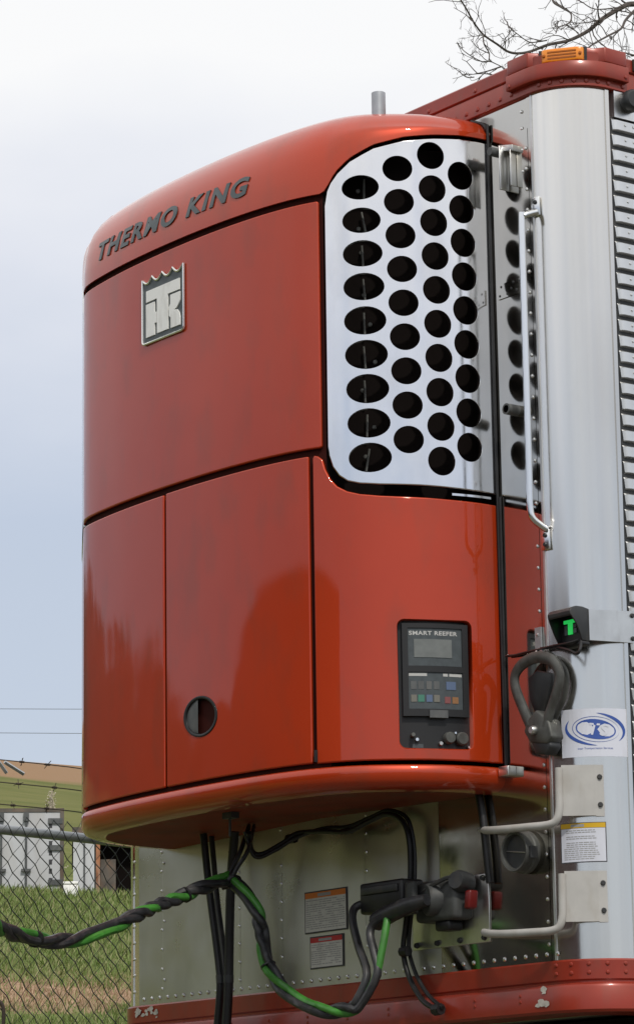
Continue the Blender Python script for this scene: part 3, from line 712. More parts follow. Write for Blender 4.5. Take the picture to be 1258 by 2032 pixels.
# ------------------------------------------------------------------ refrigeration unit
unit = thing('refrigeration_unit', 'copper red refrigeration unit with polished grille on the trailer wall', 'cooling unit', (0, 0, 1.87))
half = [(0, -.570), (.15, -.567), (.3, -.557), (.45, -.538), (.58, -.508), (.68, -.465), (.76, -.405), (.825, -.325), (.875, -.24), (.905, -.15), (.92, -.07), (.922, 0)]
left = [(0, -.570), (.15, -.568), (.3, -.561), (.43, -.549), (.54, -.534), (.61, -.517), (.66, -.492), (.72, -.458), (.780, -.412), (.838, -.338), (.881, -.25), (.906, -.155), (.92, -.07), (.922, 0)]
ctrl = [(-x, y) for x, y in left[::-1]]+half[1:]
PR = spline(ctrl, 14)
LEN = np.concatenate([[0], np.cumsum(np.linalg.norm(np.diff(PR, axis=0), axis=1))])
i0 = int(np.argmin(np.abs(PR[:, 0]))); LEN = LEN-LEN[i0]
T = np.gradient(PR, axis=0); T /= np.linalg.norm(T, axis=1)[:, None]
NR = np.stack([T[:, 1], -T[:, 0]], 1)           # outward
S0, S1 = LEN[0], LEN[-1]
def prof(s):
    return (np.interp(s, LEN, PR[:, 0]), np.interp(s, LEN, PR[:, 1]), np.interp(s, LEN, NR[:, 0]), np.interp(s, LEN, NR[:, 1]))
def surf(s, z, off=0.0):
    x, y, nx, nyy = prof(s); return (x+nx*off, y+nyy*off, z)
def panel(name, outline, m, parent, holes=(), th=.022, bv=.005, off=0.0, grid=(.03, .09), rim=None):
    P = densify(outline, .03)
    A = sum(P[i-1][0]*P[i][1]-P[i][0]*P[i-1][1] for i in range(len(P)))
    if A < 0: P = P[::-1]
    I = offset_poly(P, bv); Hs = [list(h) for h in holes]
    pts = [tuple(p) for p in I]; ed = [(i, (i+1) % len(I)) for i in range(len(I))]
    for h in Hs:
        k = len(pts); pts += [tuple(p) for p in h]; ed += [(k+i, k+(i+1) % len(h)) for i in range(len(h))]
    xs = [p[0] for p in I]; zs = [p[1] for p in I]; Bd = np.array(pts)
    for x in np.arange(min(xs)+grid[0]*.6, max(xs), grid[0]):
        for z in np.arange(min(zs)+grid[1]*.6, max(zs), grid[1]):
            if inpoly(x, z, I) and not any(inpoly(x, z, h) for h in Hs) and np.min(np.hypot(Bd[:, 0]-x, Bd[:, 1]-z)) > .010: pts.append((x, z))
    r = delaunay_2d_cdt([Vector(p) for p in pts], ed, [], 0, 1e-7)
    vs = [tuple(v) for v in r[0]]; fs = []
    for f in r[2]:
        cx = sum(vs[i][0] for i in f)/3; cz = sum(vs[i][1] for i in f)/3
        if inpoly(cx, cz, I) and not any(inpoly(cx, cz, h) for h in Hs): fs.append(tuple(f))
    V = []; Nn = []; F = []
    def nrm3(s): _, _, a, b_ = prof(s); return np.array([a, b_, 0.0])
    def tan3(s): a = nrm3(s); return np.array([-a[1], a[0], 0.0])
    for s, z in vs: V.append(surf(s, z, off)); Nn.append(nrm3(s))
    A2 = lambda f: (vs[f[1]][0]-vs[f[0]][0])*(vs[f[2]][1]-vs[f[0]][1])-(vs[f[2]][0]-vs[f[0]][0])*(vs[f[1]][1]-vs[f[0]][1])
    F += [f if A2(f) > 0 else f[::-1] for f in fs]
    n = len(P); base = len(V)
    rings = [(I, 0.0, 1, 0), (offset_poly(P, bv*.3), -bv*.3, .7, .7), (P, -bv, .05, 1), (P, -th, 0, 1)]
    for ring, o_, wn, wt in rings:
        for i in range(n):
            e = np.array(P[(i+1) % n])-np.array(P[i-1]); e /= np.linalg.norm(e); s, z = ring[i]
            out = tan3(s)*e[1]+np.array([0, 0, 1.0])*(-e[0])
            V.append(surf(s, z, off+o_)); q = nrm3(s)*wn+out*wt; Nn.append(q/np.linalg.norm(q))
    for k in range(3):
        for i in range(n):
            a, b_ = base+k*n+i, base+k*n+(i+1) % n; F.append((a, a+n, b_+n, b_))
    for h in Hs:
        A = sum(h[i-1][0]*h[i][1]-h[i][0]*h[i-1][1] for i in range(len(h))); h = h if A > 0 else h[::-1]
        m_ = len(h); cx = sum(p[0] for p in h)/m_; cz = sum(p[1] for p in h)/m_; bh = len(V); dd = rim or th
        for o_, sc, wn in ((0.0, 1.0, .8), (-.002, .985, .15), (-dd, .985, 0)):
            for s, z in h:
                s2, z2 = cx+(s-cx)*sc, cz+(z-cz)*sc
                V.append(surf(s2, z2, off+o_)); e = np.array([cx-s, cz-z]); e /= np.linalg.norm(e)
                q = nrm3(s)*wn+(tan3(s)*e[0]+np.array([0, 0, e[1]])); Nn.append(q/np.linalg.norm(q))
        for k in range(2):
            for i in range(m_):
                a, b_ = bh+k*m_+i, bh+k*m_+(i+1) % m_; F.append((a, b_, b_+m_, a+m_))
    return mesh(name, V, F, m, parent, normals=Nn)
# doors and side panels
panel('upper_door', rrect(-.672, 2.930, .669, 3.722, .008, 3), M['paint'], unit, th=.009)
panel('lower_door', rrect(-.636, 1.959, -.0665, 2.907, .006, 3), M['paint'], unit, th=.009)
hole = [(.1305+.0875*math.cos(a)-.006*math.sin(a), 2.160+.0655*math.sin(a)) for a in np.linspace(0, 2*PI, 40, endpoint=False)]
door = panel('lower_door', rrect(-.0545, 1.959, .621, 2.909, .006, 3), M['paint'], unit, holes=[hole], rim=.012, th=.009)
sp_out = [(.636, 1.957), (1.2375, 1.957), (1.2375, 2.757), (1.06, 2.760), (.93, 2.764), (.85, 2.768), (.79, 2.775), (.75, 2.786), (.718, 2.804), (.695, 2.830), (.679, 2.862), (.670, 2.893), (.655, 2.905), (.642, 2.909), (.636, 2.900)]
ctl_hole = rrect(.894, 1.990, 1.131, 2.386, .022, 5)
side = panel('side_panel', sp_out, M['paint'], unit, holes=[ctl_hole], rim=.03, th=.010)
mir = lambda P: [(-s, z) for s, z in P][::-1]
panel('side_panel', [(max(s, S0+.006), z) for s, z in mir(sp_out)], M['paint'], unit)
# grille with punched holes
holes = []
for k in range(9): holes.append(ellipse(.823-.0019*(8-k), 2.887+.1072*(8-(8-k)) if False else 2.887+.1073*k if False else 0, .1, .1) if False else None)
holes = []
for k in range(9):
    q = k/8.0; holes.append(ellipse(.823-.016*q, 2.887+.1085*k-.0015*max(0, k-5), .0665-.008*max(0, q-.45)/.55, .0465-.0065*max(0, q-.4)/.6, 32))
for k in range(9): holes.append(ellipse(.942-.018*(k/8)**1.3, 2.942+.1085*k, .047, .0435-.0015*k/8, 30))
for k in range(10): holes.append(ellipse(1.045-.014*(k/9)**2, 2.878+.1088*k, .0448, .0455-.001*k/9, 30))
for k in range(9): holes.append(ellipse(1.141-.010*(k/8)**2, 2.929+.1091*k, .0445, .0460, 30))
arc_top = [(.7, 3.760), (.712, 3.785), (.735, 3.814), (.775, 3.849), (.85, 3.889), (.945, 3.914), (1.043, 3.927), (1.133, 3.935), (1.2375, 3.938)]
gr_out = [(.690, 2.93), (.694, 2.900), (.705, 2.865), (.725, 2.836), (.752, 2.817), (.79, 2.807), (.85, 2.802), (.969, 2.799), (1.2375, 2.790)] + [(s, z-.012) for s, z in arc_top[::-1]] + [(.691, 3.70)]
panel('grille', gr_out, M['grille'], unit, holes=holes, th=.014, bv=.004, off=.001, grid=(.025, .05), rim=.014)
panel('grille', [(max(s, S0+.006), z) for s, z in mir(gr_out)], M['grille'], unit, holes=[mir(h) for h in holes if max(p[0] for p in h) < -S0-.03], th=.014, bv=.004, off=.001, grid=(.04, .08), rim=.014)
# inner shell behind the gaps and holes, their shade put into its dark colour
ss = np.linspace(S0, S1, 60)
def shell(name, sa, sb, m, n, extra, zt):
    V = []
    for s in np.linspace(sa, sb, n):
        for z in (1.93, 2.4, 3.0, 3.6, zt(s)):
            x, y, _ = surf(s, z, -.014-extra*min(1, max(0, (s-sa)/.05))); V.append((x, min(y, -.001), z))
    F = [(i*5+j, (i+1)*5+j, (i+1)*5+j+1, i*5+j+1) for i in range(n-1) for j in range(4)]
    mesh(name, V, F, m, unit, smooth=True)
M['groove'] = mat('shadow_gap_paint', (0.035, 0.006, 0.004), 0.8, spec=.15)
shell('inner_shell', S0, .679, M['groove'], 50, 0.0, lambda s: 3.79 if s > -.72 else 3.90)
shell('grille_shade_shell', .679, S1, M['dark'], 26, .06, lambda s: 3.79 if s < .72 else 3.90)
# bits glimpsed through the holes of the first grille column
bits = MB(); r_ = np.random.RandomState(5)
for k in range(9):
    z = 2.887+.1085*k
    bits.tube([surf(.80+.02*r_.rand(), z-.03, -.055), surf(.80+.02*r_.rand(), z+.04, -.055)], .004, 5)
    bits.dome(surf(.79+.06*r_.rand(), z+r_.uniform(-.02, .02), -.06), (0.6, -.8, 0), .008)
bits.build('condenser_fittings', M['cast'], unit)
# top cap
frontsec = [(0, 3.745), (.001, 3.79), (.006, 3.845), (.018, 3.893), (.038, 3.938), (.068, 3.978), (.105, 4.012), (.152, 4.038), (.215, 4.058), (.29, 4.072)]
sidesec = [(0, 3.745), (0, 3.80), (0, 3.87), (0, 3.925), (.002, 3.948), (.010, 3.972), (.026, 3.994), (.055, 4.012), (.105, 4.027), (.18, 4.040)]
def zlow(s):
    a = abs(s)
    if a <= .70: return 3.744+ .012*max(0, (a-.675)/.025)
    return float(np.interp(a, [p[0] for p in arc_top], [p[1] for p in arc_top]))+.001
def cap_pt(s, j):
    x, y, nx, nyy = prof(s); w_ = np.clip(abs(nyy), 0, 1)**1.5
    o_ = frontsec[j][0]*w_+sidesec[j][0]*(1-w_); z = frontsec[j][1]*w_+sidesec[j][1]*(1-w_)
    zl = zlow(s); zt_ = 3.96
    if z < zt_: z = zl+(z-3.745)/(zt_-3.745)*(zt_-zl)
    return (x-nx*o_, min(y-nyy*o_, 0.0), z)
sc_ = np.concatenate([np.linspace(S0, -.6, 40), np.linspace(-.58, .58, 40), np.linspace(.6, S1, 44)])
J = len(frontsec); V = []
for s in sc_:
    x, y, nx, nyy = prof(s)
    p0 = cap_pt(s, 0); V.append((p0[0]-nx*.010, min(p0[1]-nyy*.010, 0), p0[2]+.003)); V.append((p0[0]-nx*.006, min(p0[1]-nyy*.006, 0), p0[2]-.001))
    for j in range(J): V.append(cap_pt(s, j))
    pl_ = np.array(cap_pt(s, J-1))
    for q in (.66, .33, .03): V.append((pl_[0]*q, min(pl_[1]*q, 0)-.0005, 4.088-(4.088-pl_[2])*q**1.6))
n = J+5
F = [(i*n+j, (i+1)*n+j, (i+1)*n+j+1, i*n+j+1) for i in range(len(sc_)-1) for j in range(n-1)]
cap = mesh('top_cap', V, F, M['paint'], unit, smooth=True); sharp(cap, 55)
# lower lip and underside pan
lip = [(-.03, 1.945), (-.004, 1.944), (.002, 1.938), (.004, 1.920), (.0, 1.900), (-.012, 1.884), (-.035, 1.875), (-.08, 1.872)]
V = []; V2 = []
for s in ss:
    x, y, nx, nyy = prof(s)
    for o_, z in lip: V.append((x+nx*o_, min(y+nyy*o_, -.0005), z))
    pl_ = V[-1]
    for q in (1.0, .6, .3, .0): V2.append((pl_[0]*q, min(pl_[1]*q, -.0005)-.0004, 1.8722+.017*(1-q)))
n = len(lip)
F = [(i*n+j, i*n+j+1, (i+1)*n+j+1, (i+1)*n+j) for i in range(59) for j in range(n-1)]
sharp(mesh('lower_lip', V, F, M['paint'], unit), 50)
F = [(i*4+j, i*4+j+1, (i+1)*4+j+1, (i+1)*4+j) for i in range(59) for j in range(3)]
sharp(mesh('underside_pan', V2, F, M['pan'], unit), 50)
MB().box((.05, -.43, 1.855), (.10, -.40, 1.8745)).build('drain_clip', M['dgrey'], unit)
MB().box((.068, -.418, 1.80), (.074, -.412, 1.8545)).build('drain_spout', M['dgrey'], unit)
# gasket against the wall
gp = [(x, y, z) for x, y, z in ((.934, -.007, 1.935), (.929, -.007, 2.6), (.929, -.007, 3.3), (.928, -.007, 3.93), (.922, -.007, 3.968), (.904, -.007, 3.995), (.85, -.007, 4.02))]
MB().tube(spline(gp, 6), .0050, 10).build('gasket', M['black'], unit)
MB().tube([(.9385, -.006, 1.955), (.9385, -.006, 2.78)], .0045, 8).build('gasket_cord', M['black'], unit)
bevel(MB().box((.928, -.034, 1.914), (.975, -.001, 1.944)).build('wall_clip', M['alu'], unit), .003)
MB().prism([surf(s, 2.772, .0035) for s in np.linspace(1.075, 1.212, 6)]+[surf(s, 2.772, -.003) for s in np.linspace(1.212, 1.075, 6)], (0, 0, .007)).build('trim_strip', M['grille'], unit)
MB().lathe([(.0, -.012), (.017, -.012), (.019, 0), (.0225, .001), (.0225, -.12)], (.652, -.224, 4.128), (0, 0, 1), 20).build('exhaust_pipe', M['galv'], unit)
MB().box((.6265, -.4985, 1.962), (.6315, -.488, 1.998)).build('hinge_pin', M['black'], unit)
# lettering on the cap
def cap_front(s, z, off):
    x, y, nx, nyy = prof(s); o_ = np.interp(z, [q[1] for q in frontsec], [q[0] for q in frontsec])
    o_ = o_*np.clip(abs(nyy), 0, 1)**1.5
    return (x-nx*(o_-off), y-nyy*(o_-off), z)
V, F = fit_text('THERMO KING', .888, .0735, shear=.22, bold=.034, space=1.20, extr=.5)
ez = V[:, 2].max()
MB().add([cap_front(-.500+x, 3.803+y*.90, .0005+.0035*(q/ez*.5+.5)) for x, y, q in V], F).each('letter', M['letter'], cap)
# emblem on the upper door
E0, E1, EZ0, EZ1 = -.178, .062, 3.430, 3.652
def emb(u, v): return (E0+(E1-E0)*u, EZ1-(EZ1-EZ0)*v)
topw = []
for k in range(33):
    q = k/32.0; topw.append((1-q, .085*abs(math.sin(q*4*PI))))
eo = [(.045, 1.0), (.955, 1.0), (.99, .985), (1.0, .95)]+[(u, v) for u, v in topw]+[(0, .95), (.01, .985)]
eo_s = [emb(u, v) for u, v in eo]
emblem = panel('emblem', eo_s, M['eplate'], unit, th=.004, bv=.0015, off=.004, grid=(.05, .05))
MB().tube([surf(s, z, .0055) for s, z in eo_s+eo_s[:1]], .0042, 6, cap=False).build('emblem_rim', M['erim'], emblem)
shapes = [[(.105, .20), (.915, .20), (.915, .372), (.640, .372), (.640, .905), (.375, .905), (.375, .372), (.105, .372)],
          [(.100, .405), (.315, .405), (.315, .57), (.36, .57), (.36, .735), (.315, .735), (.315, .910), (.100, .910)],
          [(.70, .405), (.925, .405), (.925, .53), (.885, .595), (.835, .636), (.785, .645), (.86, .665), (.905, .715), (.925, .785), (.925, .910), (.705, .910), (.705, .745), (.665, .715), (.665, .585), (.70, .54)]]
el_ = MB()
for sh in shapes:
    P = [emb(u, v) for u, v in sh]; r = delaunay_2d_cdt([Vector(p) for p in P], [(i, (i+1) % len(P)) for i in range(len(P))], [], 1, 1e-7)
    tri = [tuple(f) for f in r[2] if inpoly(sum(r[0][i][0] for i in f)/3, sum(r[0][i][1] for i in f)/3, P)]
    k = len(r[0]); V = [surf(v[0], v[1], .0078) for v in r[0]]; el_.add(V, tri)
    n = len(P); V = [surf(s, z, .0078) for s, z in P]+[surf(s, z, .003) for s, z in P]
    el_.add(V, [(i, (i+1) % n, n+(i+1) % n, n+i) for i in range(n)])
el_.build('monogram', M['ewhite'], emblem)
# door handle cup
def ering(sc, off): return [surf(.1305+(s-.1305)*sc, 2.160+(z-2.160)*sc, off) for s, z in hole]
V = []; 
rg = [(1.0, -.003), (.985, .002), (.93, .003), (.86, .001), (.84, -.006), (.80, -.045), (0.02, -.05)]
for sc, off in rg: V += ering(sc, off)
n = 40; F = [(k*n+i, k*n+(i+1) % n, (k+1)*n+(i+1) % n, (k+1)*n+i) for k in range(len(rg)-1) for i in range(n)]
cup = sharp(mesh('door_handle', V, F, M['bezel'], door), 50)
hl = [(s, z) for s, z in hole if s <= .122]; hl = sorted(hl, key=lambda q: q[1])
V = []
for s, z in hl:
    sz = 2.160+(z-2.160)*.85; V += [surf(.1305+(s-.1305)*.85, sz, -.004), surf(.118, sz, -.0005)]
mesh('handle_paddle', V, [(2*i, 2*i+1, 2*i+3, 2*i+2) for i in range(len(hl)-1)], M['grey_plastic'], cup)
# controller
def su(u): return .895+.237*u
def sq(s0, z0, s1, z1, off, th, n=5):
    A = [surf(s0+(s1-s0)*k/n, z0, off) for k in range(n+1)]; B = [surf(s0+(s1-s0)*k/n, z0, off-th) for k in range(n+1)]
    V = A+B+[(x, y, z1) for x, y, _ in A]+[(x, y, z1) for x, y, _ in B]; m_ = n+1
    F = []
    for k in range(n):
        F += [(k, k+1, 2*m_+k+1, 2*m_+k), (m_+k, 3*m_+k, 3*m_+k+1, m_+k+1), (k, m_+k, m_+k+1, k+1), (2*m_+k, 2*m_+k+1, 3*m_+k+1, 3*m_+k)]
    F += [(0, 2*m_, 3*m_, m_), (n, m_+n, 3*m_+n, 2*m_+n)]
    return MB().add(V, F)
ctl = sq(.892, 1.988, 1.133, 2.388, -.024, .004, 8).build('controller', M['bezel'], unit)
ctl['label'] = 'black control panel recessed in the side panel'
fr = MB()
for a in ((su(.06), 2.091, su(.135), 2.374), (su(.87), 2.091, su(.953), 2.374)): q = sq(*a, -.008, .016, 3); fr.add(q.V, q.F)
for a in ((su(.135), 2.360, su(.87), 2.374), (su(.135), 2.225, su(.87), 2.244), (su(.135), 2.091, su(.87), 2.113)): q = sq(*a, -.008, .016, 6); fr.add(q.V, q.F)
fr.build('display_frame', M['bezel'], ctl)
sq(su(.135), 2.244, su(.87), 2.360, -.012, .01).build('display_plate', M['panelgrey'], ctl)
sq(su(.215), 2.270, su(.728), 2.326, -.0105, .004).build('screen', M['lcd'], ctl)
sq(su(.135), 2.113, su(.87), 2.225, -.012, .01).build('keypad', M['panelgrey'], ctl)
sq(su(.40), 2.086, su(.645), 2.109, -.004, .016).build('latch_tab', M['grey_plastic'], ctl)
V, F = fit_text('SMART REEFER', su(.81)-su(.15), .013, bold=.03, space=1.1)
mesh('panel_lettering', [surf(su(.15)+x, 2.338+y, -.0113) for x, y, _ in V], F, M['print_w'], ctl)
pm = MB()
for u0, u1 in ((.14, .38), (.60, .665), (.685, .86)): q = sq(su(u0), 2.213, su(u1), 2.222, -.0115, .002, 2); pm.add(q.V, q.F)
pm.each('keypad_print', M['print_w'], ctl)
def zy(y): return 2.385-(y-1231)/257.5*.396
for u0, u1, y0, y1, mm in ((.165, .240, 1380, 1394, 'bbeige'), (.255, .339, 1380, 1394, 'bgreen'), (.366, .446, 1380, 1394, 'bblue'), (.467, .547, 1380, 1394, 'bbeige'), (.616, .695, 1383, 1396, 'bred'), (.720, .805, 1383, 1396, 'borange'), (.640, .773, 1353, 1369, 'bblue')):
    sq(su(u0), zy(y1), su(u1), zy(y0), -.0105, .004, 2).build('key', M[mm], ctl)
kb = MB()
for u0, u1 in ((.165, .24), (.26, .335), (.37, .44), (.47, .545)):
    q = sq(su(u0), zy(1369), su(u1), zy(1353), -.0112, .002, 2); kb.add(q.V, q.F)
kb.each('key_blank', M['grey_plastic'], ctl)
def knob(px, py, r, name, m, h=.016):
    u = (px-789.5)/149; s = su(u); z = zy(py); c = surf(s, z, -.024); nx, nyy = prof(s)[2:]
    return MB().lathe([(0, h), (r*.8, h), (r, h*.8), (r, 0)], c, (nx, nyy, 0), 18).build(name, m, ctl)
knob(890, 1464, .0185, 'port_cover', M['cast'], .022); knob(915.5, 1465, .0205, 'port_cover', M['cast'], .022)
knob(816, 1460, .007, 'toggle_switch', M['cast'], .028); knob(824.5, 1468, .006, 'screw', M['chrome'], .012); knob(872.5, 1475, .0065, 'screw', M['alu'], .012); knob(901, 1454, .004, 'screw', M['chrome'], .018); knob(931, 1480, .004, 'screw', M['alu'], .01)
q = sq(su(.175), zy(1484), su(.32), zy(1476), -.0232, .002, 2); q.build('switch_plate', M['panelgrey'], ctl)

# ------------------------------------------------------------------ connector on the wall
skt = thing('trailer_socket', 'grey electrical socket with red latch on a riveted wall plate', 'socket', (.65, 0, 1.42))
pl_ = MB().box((.468, -.007, 1.428), (.838, -.0022, 1.636)).build('mount_plate', M['alu'], skt); bevel(pl_, .003)
bt = MB()
for x in (.49, .59, .70, .815):
    for z in (1.442, 1.622): bt.lathe([(0, .009), (.0075, .009), (.0095, .0)], (x, -.007, z), (0, -1, 0), 8)
bt.each('plate_bolt', M['dgrey'], skt)
hs = MB().box((.575, -.085, 1.500), (.770, -.007, 1.622)).build('socket_housing', M['sockgrey'], skt); bevel(hs, .014, 3)
MB().lathe([(.0, .02), (.044, .02), (.05, .012), (.05, -.02)], (.665, -.088, 1.565), (-.35, -1, 0), 20).build('socket_collar', M['sockgrey'], skt)
bevel(MB().obox((.575, -.105, 1.575), (.045, -.01, 0), (.0, .012, 0), (0, 0, .05)).build('socket_lid', M['sockgrey'], skt), .006)
bevel(MB().box((.655, -.072, 1.470), (.725, -.014, 1.502)).build('socket_foot', M['black'], skt), .008)
bevel(MB().obox((.806, -.050, 1.555), (.013, 0, 0), (0, .018, 0), (.004, 0, .028)).build('red_latch', M['redplastic'], skt), .007)
MB().lathe([(0, .03), (.026, .03), (.034, .012), (.034, -.03)], (.772, -.060, 1.612), (.3, -1, .1), 18).build('cable_gland', M['dgrey'], skt)
MB().tube(spline([(.62, -.09, 1.588), (.68, -.105, 1.602), (.74, -.095, 1.622), (.775, -.08, 1.626)], 5), .007, 8).build('pull_lever', M['dgrey'], skt)
plug = thing('cable_plug', 'black box-shaped cable plug with cables hanging from it on the left of the socket', 'plug', (.42, -.1, 1.5))
bevel(MB().obox((.465, -.085, 1.590), (.105, 0, 0), (0, .045, 0), (0, 0, .048)).build('plug_body', M['black'], plug), .008)
bevel(MB().obox((.465, -.134, 1.612), (.09, 0, 0), (0, .004, 0), (0, 0, .012)).build('plug_rib', M['dgrey'], plug), .003)
MB().tube(spline([(.45, -.13, 1.515), (.52, -.142, 1.530), (.62, -.145, 1.548), (.70, -.135, 1.560)], 5), [.030, .030, .030, .029, .029, .029, .028, .028, .027, .027, .026, .025, .024, .022, .020, .018], 12).build('strain_relief', M['cable'], plug)
MB().tube(spline([(.365, -.10, 1.572), (.395, -.1, 1.572), (.44, -.1, 1.572)], 3), .019, 10).build('gland', M['black'], plug)

# ------------------------------------------------------------------ cables
def frame_path(P):
    P = np.array(P); Tn = np.gradient(P, axis=0); Tn /= np.linalg.norm(Tn, axis=1)[:, None]
    return P, Tn
def twist(P, R, turns, phase):
    P, Tn = frame_path(P); L = np.concatenate([[0], np.cumsum(np.linalg.norm(np.diff(P, axis=0), axis=1))]); out = []
    for p, t_, l in zip(P, Tn, L):
        u_ = np.cross(t_, [0, 0, 1.0]); u_ = u_/np.linalg.norm(u_) if np.linalg.norm(u_) > .1 else np.array([1.0, 0, 0]); v_ = np.cross(t_, u_)
        a = phase+2*PI*turns*l*(1+.12*math.sin(l*5)); out.append(p+R*(u_*math.cos(a)+v_*math.sin(a)))
    return out
mainL = [pt(u, v, 1, y) for u, v, y in [(-46, 1818, -1.72), (0, 1842, -1.55), (70, 1863, -1.32), (140, 1866, -1.12), (215, 1845, -.92), (280, 1812, -.75), (340, 1788, -.58), (400, 1762, -.45), (440, 1748, -.36), (455, 1743, -.32)]]
mainR = [pt(u, v, 1, y) for u, v, y in [(490, 1775, -.31), (512, 1815, -.3), (520, 1860, -.29), (530, 1910, -.28), (556, 1955, -.27), (600, 1992, -.26), (650, 2006, -.25), (700, 2000, -.23), (732, 1975, -.21)]]
mainL = [np.array(q) for q in ((2.6, -4.2, -.35), (2.2, -3.6, .25), (1.6, -2.9, 1.0), (1.05, -2.15, 1.40))]+mainL
cen = spline(mainL+mainR, 9)
bundle = thing('power_cable', 'twisted black and green cables strung from the left and looping below the cooling unit', 'cables', tuple(cen[0]))
tails = {0: [(728, 1935, -.2), (712, 1880, -.18), (700, 1830, -.16), (703, 1803, -.14), (722, 1793, -.115), (745, 1790, -.105)],
         1: [(748, 1935, -.2), (742, 1890, -.19), (734, 1855, -.18), (742, 1832, -.17), (770, 1815, -.155), (790, 1810, -.15)],
         2: [(745, 1940, -.2), (757, 1890, -.185), (766, 1840, -.165), (770, 1812, -.15)]}
for k, (m_, r_) in enumerate((('cable', .0132), ('cable', .0132), ('green', .0118))):
    P = [np.array(p) for p in twist(cen, .0125, 1.5, 1.2+k*2*PI/3)]
    tl = [pt(*a[:2], 1, a[2]) for a in tails[k]]
    P = P[:-4]; full = P[::3]+tl
    MB().tube(spline(full, 4), r_, 9).build('cable', M[m_], bundle)
ta = MB()
for i in (54, 94, 120, 154):
    if i < len(cen)-2:
        ta.tube([cen[i]-(cen[i+1]-cen[i])*.2, cen[i]+(cen[i+1]-cen[i])*.35], .0255, 12)
ta.each('tape', M['black'], bundle)
sp_ = thing('hanger_strap', 'black rubber strap holding the twisted cables under the cooling unit', 'strap', (-.05, -.25, 1.7))
anchor = (-.19, -.17, 1.874)
for q in ((0, 0), (.035, .012)):
    P = spline([tuple(pt(494+q[0]*300, 1640, 2, 1.873)), tuple(pt(478+q[0]*400, 1688, 1, -.27)), tuple(pt(462+q[0]*260, 1722, 1, -.31)), tuple(pt(450+q[0]*200, 1752, 1, -.33))], 5)
    MB().tube(P, .0115-q[1]*.1, 9, flat=.6).build('strap_leg', M['cable'], sp_)
MB().tube([pt(438, 1750, 1, -.345), pt(466, 1744, 1, -.31)], .027, 12).build('strap_loop', M['black'], sp_)
def hose(name, pix, r, label, cat, grp=None, m='black', ends=None):
    P = spline([pt(u, v, 1, y) for u, v, y in pix], 6)
    o = MB().tube(P, r, 10).build(name, M[m]); tag(o, label, cat, grp); o.matrix_parent_inverse = Matrix(); return o
dh1 = hose('drain_hose', [(404, 1655, -.15), (415, 1760, -.14), (433, 1900, -.13), (437, 1960, -.13), (430, 2050, -.13)], .0125, 'left one of the thick black hoses hanging below the cooling unit', 'hose', 'black hoses hanging under the unit')
dh2 = hose('drain_hose', [(466, 1650, -.15), (458, 1760, -.14), (455, 1900, -.13), (454, 1960, -.13), (449, 2050, -.13)], .0150, 'thick black hose hanging straight down behind the cable strap', 'hose', 'black hoses hanging under the unit')
hose('drain_hose', [(420, 1660, -.08), (432, 1790, -.08), (446, 1900, -.09), (447, 1960, -.10), (443, 2050, -.10)], .0095, 'thin dark hose between the two thick hoses below the unit', 'hose', 'black hoses hanging under the unit', 'dgrey')
MB().tube([pt(437, 1935, 1, -.13), pt(438, 1952, 1, -.13)], .0145, 10).build('tape_wrap', M['dgrey'], dh1)
MB().tube([pt(454, 1935, 1, -.13), pt(454, 1950, 1, -.13)], .0170, 10).build('tape_wrap', M['dgrey'], dh2)
hz = [(494, 1652, -.25), (500, 1688, -.2), (520, 1695, -.17), (560, 1674, -.13), (590, 1654, -.1), (640, 1650, -.09), (690, 1650, -.08), (730, 1631, -.07), (765, 1616, -.06), (795, 1626, -.05), (810, 1660, -.045), (814, 1720, -.04), (811, 1780, -.04), (804, 1840, -.04), (800, 1890, -.04), (812, 1940, -.04), (838, 1985, -.05), (868, 2005, -.06)]
wh = hose('wiring_hose', hz, .0085, 'thin black line looped along the wall and down past the socket, lower of the pair', 'hose', 'thin black lines on the wall')
hz2 = [(486, 1650, -.25), (506, 1700, -.22), (545, 1688, -.16), (585, 1664, -.11), (640, 1644, -.08), (690, 1640, -.06), (735, 1622, -.05), (770, 1608, -.045), (806, 1622, -.04), (820, 1668, -.03), (823, 1730, -.03), (819, 1790, -.03), (812, 1850, -.03), (812, 1890, -.03), (826, 1935, -.035), (850, 1975, -.04), (878, 2000, -.05)]
hose('wiring_hose', hz2, .0065, 'thin black line looped along the wall and down past the socket, upper of the pair', 'hose', 'thin black lines on the wall')
o = MB()
for u, v in ((803, 1888), (690, 1646), (578, 1664), (868, 2003)): o.tube([pt(u-6, v+1, 1, -.05), pt(u+7, v-1, 1, -.05)], .016 if u != 868 else .018, 8)
o.each('cable_tie', M['black'], wh)
hose('wall_hose', [(948, 1568, -.02), (956, 1610, -.02), (962, 1660, -.02), (967, 1710, -.02), (972, 1752, -.018)], .0125, 'short thick black hose beside the round canister on the wall', 'hose')

